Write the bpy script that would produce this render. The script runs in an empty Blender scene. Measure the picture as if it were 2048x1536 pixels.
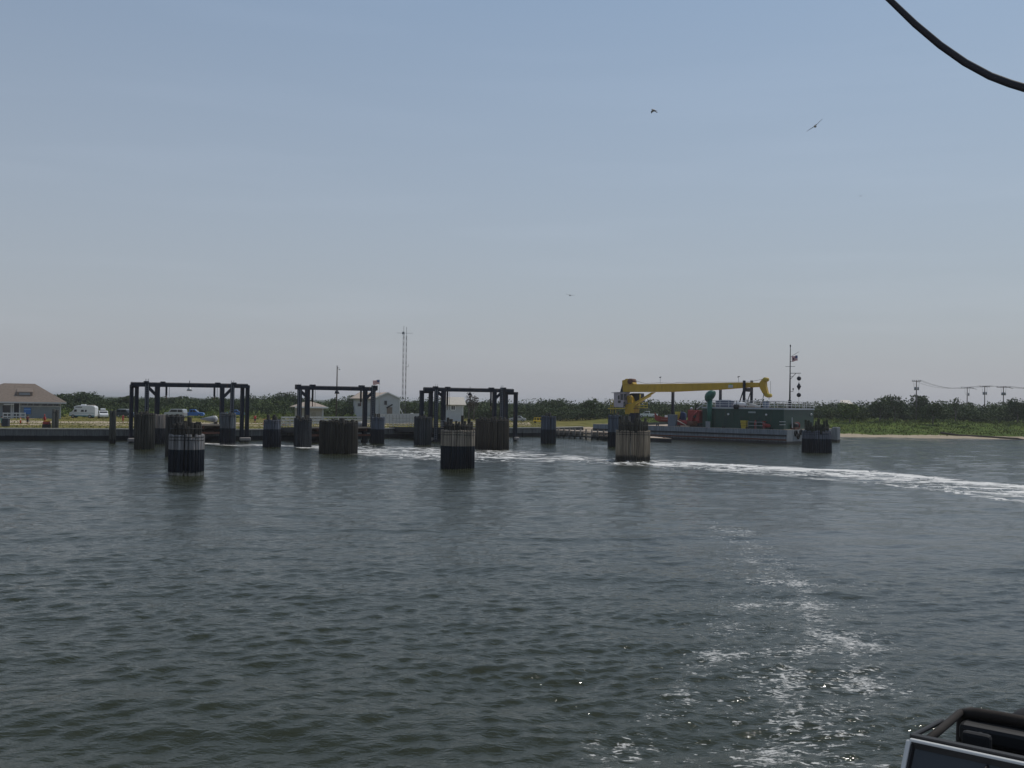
import bpy, math, random
import numpy as np
from mathutils import Vector, Matrix
R = math.radians
random.seed(7); RNG = np.random.default_rng(7)
scene = bpy.context.scene
COL = scene.collection

# ---------------------------------------------------------------- camera
FPX = 2000.0; CAMZ = 7.0; ROLL = R(0.9); PITCH = math.atan(37/FPX)
_R0 = Vector((1,0,0)); _F = Vector((0, math.cos(PITCH), math.sin(PITCH))); _U0 = _R0.cross(_F)
CR = _R0*math.cos(ROLL) + _U0*math.sin(ROLL)
CU = _U0*math.cos(ROLL) - _R0*math.sin(ROLL)
CAM = Vector((0,0,CAMZ))
cd = bpy.data.cameras.new('camera'); cam = bpy.data.objects.new('camera', cd); COL.objects.link(cam)
m = Matrix((CR, CU, -_F)).transposed().to_4x4(); m.translation = CAM
cam.matrix_world = m
cd.sensor_width = 36; cd.lens = 36*FPX/2048; cd.clip_start = 0.1; cd.clip_end = 30000
scene.camera = cam

# ---------------------------------------------------------------- sky and sun
SUN_EL, SUN_AZ = R(60), R(50)
w = bpy.data.worlds.new('World'); scene.world = w; w.use_nodes = True
nt = w.node_tree; bg = nt.nodes['Background']
sky = nt.nodes.new('ShaderNodeTexSky'); sky.sky_type = 'NISHITA'; sky.sun_disc = False
sky.sun_elevation = SUN_EL; sky.sun_rotation = SUN_AZ
sky.air_density = 1.0; sky.dust_density = 0.5; sky.ozone_density = 3.0; sky.altitude = 0
bg.inputs[1].default_value = 0.08
# summer haze: the sky colour thins towards a grey-white veil near the horizon
wtc = nt.nodes.new('ShaderNodeTexCoord'); wsx = nt.nodes.new('ShaderNodeSeparateXYZ'); nt.links.new(wtc.outputs['Generated'], wsx.inputs[0])
wmr = nt.nodes.new('ShaderNodeMapRange'); wmr.inputs[1].default_value = 0.0; wmr.inputs[2].default_value = 0.42
wmr.inputs[3].default_value = 0.96; wmr.inputs[4].default_value = 0.30; nt.links.new(wsx.outputs[2], wmr.inputs[0])
wmp = nt.nodes.new('ShaderNodeMapping'); wmp.inputs['Scale'].default_value = (1.3, 1.3, 14); nt.links.new(wtc.outputs['Generated'], wmp.inputs[0])
wnz = nt.nodes.new('ShaderNodeTexNoise'); wnz.inputs['Scale'].default_value = 2.2; wnz.inputs['Detail'].default_value = 4; nt.links.new(wmp.outputs[0], wnz.inputs['Vector'])
wcr = nt.nodes.new('ShaderNodeMapRange'); wcr.inputs[1].default_value = .48; wcr.inputs[2].default_value = .78; wcr.inputs[3].default_value = .985; wcr.inputs[4].default_value = 1.065; nt.links.new(wnz.outputs[0], wcr.inputs[0])
HZ = nt.nodes.new('ShaderNodeVectorMath'); HZ.operation = 'SCALE'; HZ.inputs[0].default_value = (5.92, 6.05, 6.80); nt.links.new(wcr.outputs[0], HZ.inputs['Scale'])
wmx = nt.nodes.new('ShaderNodeMix'); wmx.data_type = 'RGBA'; nt.links.new(wmr.outputs[0], wmx.inputs[0])
SG = nt.nodes.new('ShaderNodeVectorMath'); SG.operation = 'MULTIPLY'; SG.inputs[1].default_value = (1.70, 1.82, 1.66); nt.links.new(sky.outputs[0], SG.inputs[0]); nt.links.new(SG.outputs[0], wmx.inputs[6]); nt.links.new(HZ.outputs[0], wmx.inputs[7]); nt.links.new(wmx.outputs[2], bg.inputs[0])
sd = bpy.data.lights.new('sun', 'SUN'); sd.energy = 2.6; sd.angle = R(0.5); sd.color = (1, .95, .87)
so = bpy.data.objects.new('sun', sd); COL.objects.link(so)
SUNV = Vector((math.sin(SUN_AZ)*math.cos(SUN_EL), math.cos(SUN_AZ)*math.cos(SUN_EL), math.sin(SUN_EL)))
so.rotation_euler = SUNV.to_track_quat('Z', 'Y').to_euler(); so.location = (0,0,60)
scene.view_settings.view_transform = 'Standard'; scene.view_settings.look = 'None'
scene.view_settings.exposure = -0.35; scene.view_settings.gamma = 1
scene.render.engine = 'CYCLES'
scene.cycles.max_bounces = 5; scene.cycles.diffuse_bounces = 2; scene.cycles.glossy_bounces = 3
scene.cycles.transparent_max_bounces = 8; scene.cycles.caustics_reflective = False
scene.cycles.sample_clamp_indirect = 4

HAZE = 0.00018
# ---------------------------------------------------------------- picture measurements -> world
def ray(px, py):
    return (_F + CR*((px-1024)/FPX) + CU*(-(py-768)/FPX))
def at_z(px, py, z=0.0):
    d = ray(px, py); t = (z-CAMZ)/d.z; return CAM + d*t
def at_depth(px, py, Y):
    d = ray(px, py); return CAM + d*(Y/d.y)
def on_plane(px, py, pl):       # vertical plane through pl[0] along pl[1]
    p0, dr = pl; n = Vector((-dr.y, dr.x, 0)); d = ray(px, py)
    t = n.dot(p0-CAM)/n.dot(d); return CAM + d*t
def at_dist_xy(p, z): return Vector((p.x, p.y, z))

# ---------------------------------------------------------------- materials
MATS = {}
def new_mat(name):
    m = bpy.data.materials.new(name); m.use_nodes = True
    n = m.node_tree.nodes; return m, m.node_tree, n['Principled BSDF']
def mat(name, col, rough=.6, metal=0, var=.12, scale=3.0, bump=0.0, spec=.4, streak=False, rust=None):
    if name in MATS: return MATS[name]
    m, t, b = new_mat(name); N = t.nodes; L = t.links
    b.inputs['Roughness'].default_value = rough; b.inputs['Metallic'].default_value = metal
    b.inputs['Specular IOR Level'].default_value = spec
    tc = N.new('ShaderNodeTexCoord'); mp = N.new('ShaderNodeMapping'); L.new(tc.outputs['Object'], mp.inputs[0])
    if streak: mp.inputs['Scale'].default_value = (1,1,.12)
    nz = N.new('ShaderNodeTexNoise'); nz.inputs['Scale'].default_value = scale; nz.inputs['Detail'].default_value = 5
    nz.inputs['Roughness'].default_value = .65
    L.new(mp.outputs[0], nz.inputs['Vector'])
    mr = N.new('ShaderNodeMapRange'); mr.inputs[1].default_value=.3; mr.inputs[2].default_value=.7
    mr.inputs[3].default_value = 1-var; mr.inputs[4].default_value = 1+var; L.new(nz.outputs[0], mr.inputs[0])
    vm = N.new('ShaderNodeVectorMath'); vm.operation = 'SCALE'; vm.inputs[0].default_value = col[:3]
    L.new(mr.outputs[0], vm.inputs['Scale']); L.new(vm.outputs[0], b.inputs['Base Color'])
    if rust:
        m2=N.new('ShaderNodeMapping'); m2.inputs['Scale'].default_value=(2.2,2.2,.22); L.new(tc.outputs['Object'],m2.inputs[0])
        nr=N.new('ShaderNodeTexNoise'); nr.inputs['Scale'].default_value=1.3; nr.inputs['Detail'].default_value=6; nr.inputs['Roughness'].default_value=.7; L.new(m2.outputs[0],nr.inputs['Vector'])
        rm=N.new('ShaderNodeMapRange'); rm.interpolation_type='SMOOTHSTEP'; rm.inputs[1].default_value=.60-.1*rust; rm.inputs[2].default_value=.74-.1*rust; rm.inputs[4].default_value=.75; L.new(nr.outputs[0],rm.inputs[0])
        rx=N.new('ShaderNodeMix'); rx.data_type='RGBA'; L.new(rm.outputs[0],rx.inputs[0]); L.new(vm.outputs[0],rx.inputs[6]); rx.inputs[7].default_value=(.10,.045,.022,1); L.new(rx.outputs[2],b.inputs['Base Color'])
    if bump:
        bp = N.new('ShaderNodeBump'); bp.inputs['Strength'].default_value = bump; bp.inputs['Distance'].default_value=.05
        L.new(nz.outputs[0], bp.inputs['Height']); L.new(bp.outputs[0], b.inputs['Normal'])
    MATS[name] = m; return m

def pile_mat(name, top, low, split, soft=.06, band=None, warm=0.0):
    """weathered timber above the tide mark, dark wet band below"""
    if name in MATS: return MATS[name]
    m, t, b = new_mat(name); N = t.nodes; L = t.links
    b.inputs['Roughness'].default_value = .85; b.inputs['Specular IOR Level'].default_value = .2
    g = N.new('ShaderNodeNewGeometry'); oi = N.new('ShaderNodeObjectInfo')
    mp = N.new('ShaderNodeMapping'); mp.inputs['Scale'].default_value = (7,7,.5); L.new(g.outputs['Position'], mp.inputs[0])
    nz = N.new('ShaderNodeTexNoise'); nz.inputs['Scale'].default_value=1; nz.inputs['Detail'].default_value=6; L.new(mp.outputs[0], nz.inputs['Vector'])
    sx = N.new('ShaderNodeSeparateXYZ'); L.new(g.outputs['Position'], sx.inputs[0])
    n2 = N.new('ShaderNodeTexNoise'); n2.inputs['Scale'].default_value=2.2; n2.inputs['Detail'].default_value=4; L.new(g.outputs['Position'], n2.inputs['Vector'])
    # z + noise*soft
    ma = N.new('ShaderNodeMath'); ma.operation='MULTIPLY_ADD'; L.new(n2.outputs[0], ma.inputs[0]); ma.inputs[1].default_value = soft*4; L.new(sx.outputs[2], ma.inputs[2])
    mr = N.new('ShaderNodeMapRange'); mr.interpolation_type='SMOOTHSTEP'; mr.inputs[1].default_value = split+soft; mr.inputs[2].default_value = split+soft*3+.02; L.new(ma.outputs[0], mr.inputs[0])
    mix = N.new('ShaderNodeMix'); mix.data_type='RGBA'; L.new(mr.outputs[0], mix.inputs[0])
    mix.inputs[6].default_value = (*low,1); mix.inputs[7].default_value = (*top,1)
    cur = mix.outputs[2]
    if band:
        m2 = N.new('ShaderNodeMapRange'); m2.inputs[1].default_value=.62; m2.inputs[2].default_value=.30; m2.clamp=True
        n3 = N.new('ShaderNodeTexNoise'); n3.inputs['Scale'].default_value=9; L.new(g.outputs['Position'], n3.inputs['Vector'])
        md = N.new('ShaderNodeMath'); md.operation='MULTIPLY_ADD'; L.new(n3.outputs[0], md.inputs[0]); md.inputs[1].default_value=-.5; L.new(sx.outputs[2], md.inputs[2])
        L.new(md.outputs[0], m2.inputs[0]); m2.inputs[1].default_value=.06; m2.inputs[2].default_value=-.06
        mx = N.new('ShaderNodeMix'); mx.data_type='RGBA'; L.new(m2.outputs[0], mx.inputs[0]); L.new(cur, mx.inputs[6]); mx.inputs[7].default_value=(*band,1)
        cur = mx.outputs[2]
    a = N.new('ShaderNodeMapRange'); a.inputs[1].default_value=.25; a.inputs[2].default_value=.75; a.inputs[3].default_value=.55; a.inputs[4].default_value=1.45; L.new(nz.outputs[0], a.inputs[0])
    c = N.new('ShaderNodeMapRange'); c.inputs[3].default_value=.7; c.inputs[4].default_value=1.35; L.new(oi.outputs['Random'], c.inputs[0])
    mu = N.new('ShaderNodeMath'); mu.operation='MULTIPLY'; L.new(a.outputs[0], mu.inputs[0]); L.new(c.outputs[0], mu.inputs[1])
    vs = N.new('ShaderNodeVectorMath'); vs.operation='SCALE'; L.new(cur, vs.inputs[0]); L.new(mu.outputs[0], vs.inputs['Scale'])
    L.new(vs.outputs[0], b.inputs['Base Color'])
    bp = N.new('ShaderNodeBump'); bp.inputs['Strength'].default_value=.6; bp.inputs['Distance'].default_value=.03; L.new(nz.outputs[0], bp.inputs['Height']); L.new(bp.outputs[0], b.inputs['Normal'])
    MATS[name]=m; return m

def glass(name='dark_glass', col=(.02,.025,.03)):
    if name in MATS: return MATS[name]
    m, t, b = new_mat(name); b.inputs['Base Color'].default_value=(*col,1); b.inputs['Roughness'].default_value=.06
    b.inputs['Specular IOR Level'].default_value=.5; MATS[name]=m; return m

NAVY = mat('navy_steel', (.008,.013,.025), .6, 0, .25, 1.5, .1, .2, False, .5)
WHITE = mat('white_paint', (.72,.73,.73), .45, 0, .06, 2)
WHITE_OLD = mat('weathered_white_siding', (.46,.48,.50), .7, 0, .08, 1.2)
GREY = mat('grey_metal', (.22,.24,.26), .5, 0, .15, 2)
GREYL = mat('light_steel', (.10,.105,.115), .7, 0, .1, 2)
GALV = mat('galvanised_rail', (.42,.43,.43), .45, .3, .1, 3)
BLACK = mat('black_rubber', (.012,.012,.013), .6, 0, .2, 4)
YEL = mat('crane_yellow', (.50,.31,.012), .5, 0, .12, 1.0, 0, .5, True, .3)
YELD = mat('weathered_yellow', (.5,.38,.04), .5, 0, .15, 2)
GREEN = mat('deckhouse_green', (.001,.038,.025), .5, 0, .2, .8, 0, .5, True, .35)
GREENV = mat('vent_green', (.012,.10,.07), .45, 0, .1, 2)
RED = mat('red_paint', (.26,.025,.022), .5, 0, .3, 2, 0, .4, False, .6)
ORANGE = mat('cone_orange', (.75,.12,.03), .5)
RUST = mat('rusty_steel', (.12,.05,.03), .8, 0, .4, 5, .2)
TAN = mat('tan_deck', (.48,.38,.29), .8, 0, .15, .6)
CONC = mat('pale_concrete', (.50,.47,.40), .85, 0, .15, 1)
BLUE = mat('blue_paint', (.03,.14,.42), .4)
SHINGLE = mat('shingle_roof', (.19,.15,.12), .9, 0, .22, 2.5, .3)
TANROOF = mat('tan_shingle_roof', (.40,.33,.27), .9, 0, .15, 3, .2)
CREAM = mat('cream_metal_roof', (.55,.50,.42), .5, 0, .06, 1)
SIDING = mat('blue_grey_siding', (.20,.23,.25), .8, 0, .08, 1.5)
BEIGE = mat('beige_wall', (.36,.34,.29), .8)
GLS = glass()
POLE = mat('dark_pole_wood', (.07,.055,.045), .9, 0, .25, 3)
POLEG = mat('grey_pole_wood', (.16,.14,.13), .9, 0, .25, 3)
SKIN = mat('skin', (.42,.23,.15), .6); HAIR = mat('hair', (.03,.02,.015), .8)
REDSH = mat('red_shirt', (.45,.03,.04), .8); DARKSH = mat('dark_cloth', (.04,.045,.06), .9); TEALSH = mat('teal_cloth', (.1,.3,.26),.9)

# ---------------------------------------------------------------- mesh builder
class MB:
    def __init__(s): s.v=[]; s.f=[]; s.mi=[]
    def add(s, vs, fs, mi=0):
        o=len(s.v); s.v += [Vector(v) for v in vs]; s.f += [tuple(i+o for i in f) for f in fs]; s.mi += [mi]*len(fs); return s
    def box(s, c, size, rz=0, mi=0):
        c=Vector(c); a,b,h = size[0]/2,size[1]/2,size[2]/2; M=Matrix.Rotation(rz,3,'Z')
        vs=[c+M@Vector((x*a,y*b,z*h)) for z in(-1,1) for y in(-1,1) for x in(-1,1)]
        return s.add(vs,[(0,2,3,1),(4,5,7,6),(0,1,5,4),(2,6,7,3),(0,4,6,2),(1,3,7,5)],mi)
    def bar(s, p0, p1, w, h, mi=0, up=Vector((0,0,1))):
        p0=Vector(p0);p1=Vector(p1);d=(p1-p0).normalized()
        if abs(d.dot(up))>.98: up=Vector((1,0,0)) if abs(d.x)<.9 else Vector((0,1,0))
        x=d.cross(up).normalized(); y=x.cross(d)
        vs=[p+x*(i*w/2)+y*(j*h/2) for p in(p0,p1) for i,j in((-1,-1),(1,-1),(1,1),(-1,1))]
        return s.add(vs,[(0,3,2,1),(4,5,6,7),(0,1,5,4),(1,2,6,5),(2,3,7,6),(3,0,4,7)],mi)
    def vbar(s, p0, p1, w, dpt, rz, mi=0):      # vertical-ish post oriented with rz
        p0=Vector(p0);p1=Vector(p1);a=Vector((math.cos(rz),math.sin(rz),0));b=Vector((-a.y,a.x,0))
        vs=[p+a*(i*w/2)+b*(j*dpt/2) for p in(p0,p1) for i,j in((-1,-1),(1,-1),(1,1),(-1,1))]
        return s.add(vs,[(0,3,2,1),(4,5,6,7),(0,1,5,4),(1,2,6,5),(2,3,7,6),(3,0,4,7)],mi)
    def tube(s, pts, r, n=8, mi=0, cap=True):
        pts=[Vector(p) for p in pts]; rs = r if isinstance(r,(list,tuple)) else [r]*len(pts)
        o=len(s.v); prev=None
        for i,p in enumerate(pts):
            d=(pts[min(i+1,len(pts)-1)]-pts[max(i-1,0)]).normalized()
            if prev is None:
                up=Vector((0,0,1)) if abs(d.z)<.9 else Vector((1,0,0)); x=d.cross(up).normalized()
            else: x=(prev-d*prev.dot(d)).normalized()
            prev=x; y=d.cross(x)
            for k in range(n):
                a=2*math.pi*k/n; s.v.append(p+(x*math.cos(a)+y*math.sin(a))*rs[i])
        for i in range(len(pts)-1):
            for k in range(n):
                k2=(k+1)%n; s.f.append((o+i*n+k,o+i*n+k2,o+(i+1)*n+k2,o+(i+1)*n+k)); s.mi.append(mi)
        if cap:
            s.f.append(tuple(o+k for k in reversed(range(n)))); s.mi.append(mi)
            e=o+(len(pts)-1)*n; s.f.append(tuple(e+k for k in range(n))); s.mi.append(mi)
        return s
    def prism(s, poly, a, b, mi=0):     # poly: list of 3D points, extruded by vector a..b
        a=Vector(a);b=Vector(b);n=len(poly); P=[Vector(p) for p in poly]
        vs=[p+a for p in P]+[p+b for p in P]
        fs=[tuple(reversed(range(n))),tuple(range(n,2*n))]+[(i,(i+1)%n,n+(i+1)%n,n+i) for i in range(n)]
        return s.add(vs,fs,mi)
    def ball(s, c, r, n=12, m=8, sc=(1,1,1), mi=0):
        c=Vector(c); vs=[];fs=[]
        for j in range(1,m):
            t=math.pi*j/m
            for k in range(n):
                a=2*math.pi*k/n; vs.append(c+Vector((math.sin(t)*math.cos(a)*r*sc[0],math.sin(t)*math.sin(a)*r*sc[1],math.cos(t)*r*sc[2])))
        vs += [c+Vector((0,0,r*sc[2])), c-Vector((0,0,r*sc[2]))]; T=len(vs)-2;B=len(vs)-1
        for j in range(m-2):
            for k in range(n):
                k2=(k+1)%n; fs.append((j*n+k,(j+1)*n+k,(j+1)*n+k2,j*n+k2))
        for k in range(n): fs.append((T,k,(k+1)%n)); fs.append((B,(m-2)*n+(k+1)%n,(m-2)*n+k))
        return s.add(vs,fs,mi)
    def build(s, name, material, parent=None, smooth=False, world=True, bevel=0, bev_seg=1):
        me=bpy.data.meshes.new(name)
        off=Vector((0,0,0))
        if parent is not None and world: off=origin_of(parent)
        me.from_pydata([tuple(v-off) for v in s.v],[],s.f)
        ms = material if isinstance(material,(list,tuple)) else [material]
        for q in ms: me.materials.append(q)
        if len(ms)>1: me.polygons.foreach_set('material_index', s.mi)
        if smooth: me.polygons.foreach_set('use_smooth',[True]*len(me.polygons))
        me.update()
        o=bpy.data.objects.new(name,me); COL.objects.link(o)
        if parent is not None: o.parent=parent
        if bevel:
            b=o.modifiers.new('bevel','BEVEL'); b.width=bevel; b.segments=bev_seg; b.limit_method='ANGLE'
        if smooth:
            try:
                me.shade_smooth() if False else None
            except Exception: pass
        return o
def origin_of(o):
    p=Vector((0,0,0))
    while o is not None: p=p+o.location; o=o.parent
    return p
def thing(name, label, cat, loc=(0,0,0), group=None, rz=0):
    o=bpy.data.objects.new(name,None); COL.objects.link(o); o.location=loc; o.rotation_euler=(0,0,rz); o.empty_display_size=.2
    o['label']=label; o['category']=cat
    if group: o['group']=group
    return o
def tag(o, label, cat, group=None):
    o['label']=label; o['category']=cat
    if group: o['group']=group
    return o
def copy_tree(o, parent=None):
    c=o.copy(); COL.objects.link(c)
    if parent is not None: c.parent=parent
    for ch in list(o.children): copy_tree(ch,c)
    return c

# ---------------------------------------------------------------- terrain
SHORE = [(-600,20),(-200,98),(-78,152.5),(-45,166),(-20,190),(8,211),(20,231),(50,240),(77,239.5),(123,241),(200,246),(600,290)]
SX=np.array([p[0] for p in SHORE],float); SY=np.array([p[1] for p in SHORE],float)
def shore_y(x): return np.interp(x,SX,SY)
def sstep(a,b,x):
    t=np.clip((x-a)/(b-a),0,1); return t*t*(3-2*t)
def terrain(x,y):
    x=np.asarray(x,float); y=np.asarray(y,float)
    sl=np.where(x<8,.72,.95); d=(y-shore_y(x))*np.where(x<10,.8,1.0)
    left = np.where(d>0.0, 1.75+.4*sstep(20,110,d)+1.6*sstep(110,160,d)*(.6+.4*np.sin(x*.05+1)), -3.0)
    left = left + sstep(35,80,d)*sstep(-60,-70,x)*sstep(-135,-90,x)*0.3
    right = np.where(d>0, .02+.45*sstep(0,6,d)+.5*sstep(6,9,d)+2.6*sstep(8,50,d)+1.0*sstep(60,120,d)+.12*np.sin(x*.31)*sstep(5,12,d), -.35+d*.25)
    right=np.maximum(right,-3)
    t=sstep(10,42,x)
    h=left*(1-t)+right*t
    return h
def ground(px,py):
    d=ray(px,py); t=60.0; last=t
    while t<900:
        p=CAM+d*t
        if p.z<=float(terrain(p.x,p.y)) : break
        t+=.25
    p=CAM+d*t
    return Vector((p.x,p.y,float(terrain(p.x,p.y))))
def gz(x,y): return float(terrain(x,y))

def grid_mesh(name, X, Y, Z, material, extra=None, smooth=True):
    nr,nc=X.shape
    co=np.stack([X,Y,Z],-1).reshape(-1,3).astype(np.float32)
    idx=np.arange(nr*nc).reshape(nr,nc)
    q=np.stack([idx[:-1,:-1],idx[:-1,1:],idx[1:,1:],idx[1:,:-1]],-1).reshape(-1,4)
    me=bpy.data.meshes.new(name); me.vertices.add(len(co)); me.vertices.foreach_set('co',co.ravel())
    me.loops.add(q.size); me.loops.foreach_set('vertex_index',q.ravel().astype(np.int32))
    me.polygons.add(len(q)); me.polygons.foreach_set('loop_start',(np.arange(len(q))*4).astype(np.int32)); me.polygons.foreach_set('loop_total',np.full(len(q),4,np.int32))
    me.update(calc_edges=True)
    me.polygons.foreach_set('use_smooth',np.full(len(q),smooth))
    if extra:
        for k,a in extra.items():
            at=me.attributes.new(k,'FLOAT','POINT'); at.data.foreach_set('value',a.ravel().astype(np.float32))
    me.materials.append(material); o=bpy.data.objects.new(name,me); COL.objects.link(o); return o

def smooth_noise(x,y,s,seed=0):
    r=np.random.default_rng(seed); v=0
    for k in range(7):
        a=r.uniform(0,6.28); f=(1.0/s)*r.uniform(.6,2.2); v=v+np.sin((x*np.cos(a)+y*np.sin(a))*f*6.28+r.uniform(0,6.28))
    return v/7*1.6

# land material ---------------------------------------------------------
def land_material():
    m,t,b=new_mat('shore_grass_and_sand'); N=t.nodes;L=t.links
    b.inputs['Roughness'].default_value=.95; b.inputs['Specular IOR Level'].default_value=.05
    g=N.new('ShaderNodeNewGeometry'); at=N.new('ShaderNodeAttribute'); at.attribute_name='sand'; a2=N.new('ShaderNodeAttribute'); a2.attribute_name='lush'
    def noise(s,d=6,r=.6):
        n=N.new('ShaderNodeTexNoise'); n.inputs['Scale'].default_value=s; n.inputs['Detail'].default_value=d; n.inputs['Roughness'].default_value=r; L.new(g.outputs['Position'],n.inputs['Vector']); return n
    def ramp(inp,*st):
        r=N.new('ShaderNodeValToRGB'); e=r.color_ramp.elements
        while len(e)<len(st): e.new(.5)
        for i,(p,c) in enumerate(st): e[i].position=p; e[i].color=(*c,1)
        L.new(inp,r.inputs[0]); return r
    n1=noise(.35); n2=noise(.12)
    dry=ramp(n1.outputs[0],(.3,(.085,.085,.02)),(.5,(.15,.135,.035)),(.72,(.24,.20,.08)))
    lush=ramp(n1.outputs[0],(.3,(.035,.065,.012)),(.5,(.065,.105,.018)),(.72,(.12,.16,.035)))
    mx=N.new('ShaderNodeMix'); mx.data_type='RGBA'; L.new(a2.outputs['Fac'],mx.inputs[0]); L.new(dry.outputs[0],mx.inputs[6]); L.new(lush.outputs[0],mx.inputs[7])
    n3=noise(.6,4); sand=ramp(n3.outputs[0],(.3,(.34,.28,.20)),(.7,(.46,.38,.28)))
    ad=N.new('ShaderNodeMath'); ad.operation='MULTIPLY_ADD'; L.new(n2.outputs[0],ad.inputs[0]); ad.inputs[1].default_value=1.0; L.new(at.outputs['Fac'],ad.inputs[2])
    mr=N.new('ShaderNodeMapRange'); mr.interpolation_type='SMOOTHSTEP'; mr.inputs[1].default_value=.95; mr.inputs[2].default_value=1.12; L.new(ad.outputs[0],mr.inputs[0])
    m2=N.new('ShaderNodeMix'); m2.data_type='RGBA'; L.new(mr.outputs[0],m2.inputs[0]); L.new(mx.outputs[2],m2.inputs[6]); L.new(sand.outputs[0],m2.inputs[7])
    a3=N.new('ShaderNodeAttribute'); a3.attribute_name='wood'; m3=N.new('ShaderNodeMix'); m3.data_type='RGBA'; L.new(a3.outputs['Fac'],m3.inputs[0]); L.new(m2.outputs[2],m3.inputs[6]); m3.inputs[7].default_value=(.028,.045,.02,1)
    L.new(m3.outputs[2],b.inputs['Base Color'])
    return m
def make_land():
    xs=np.concatenate([np.linspace(-9000,-620,24),np.linspace(-600,-160,60),np.arange(-158,210,1.25),np.linspace(215,600,60),np.linspace(640,9000,24)])
    vs=np.concatenate([np.array([-14,-8,-3,-.6,-.02,.02,.6]),np.arange(1.2,150,1.25),np.linspace(152,400,40),np.geomspace(430,12000,24)])
    X,V=np.meshgrid(xs,vs); Y=shore_y(np.clip(X,-600,600))+V/np.where(X<10,.8,1.0)
    Y=Y+ (sstep(30,60,X)*sstep(1,4,np.abs(V)+1)*0)
    Z=terrain(np.clip(X,-600,600),Y)
    Z=np.where(V<0,np.where(X<14,-3.0,np.maximum(-.35+V*.25,-3)),Z)
    Z=Z+ .06*smooth_noise(X,Y,9,3)*(V>2)
    d=V
    sand=np.zeros_like(X)+.18
    sand+= .5*sstep(28,34,d)*(1-sstep(40,48,d))*(X<5)          # sandy car park strip
    sand+= .45*sstep(18,21,d)*(1-sstep(24,27,d))*(X<5)
    sand=np.where((X>8),.06,sand); sand+= 1.2*(1-sstep(5,7.5,d+.8*smooth_noise(X,Y,4,5)))*sstep(12,20,X)
    sand+= .5*np.exp(-((X+110)/14)**2-((Y-205)/16)**2)
    lush=sstep(12,45,X)*.9+sstep(75,120,d)*.55*(X<30)
    o=grid_mesh('ground',X,Y,Z,land_material(),{'sand':sand,'lush':np.clip(lush,0,1),'wood':sstep(105,140,d)}); o['kind']='structure'
make_land()

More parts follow.
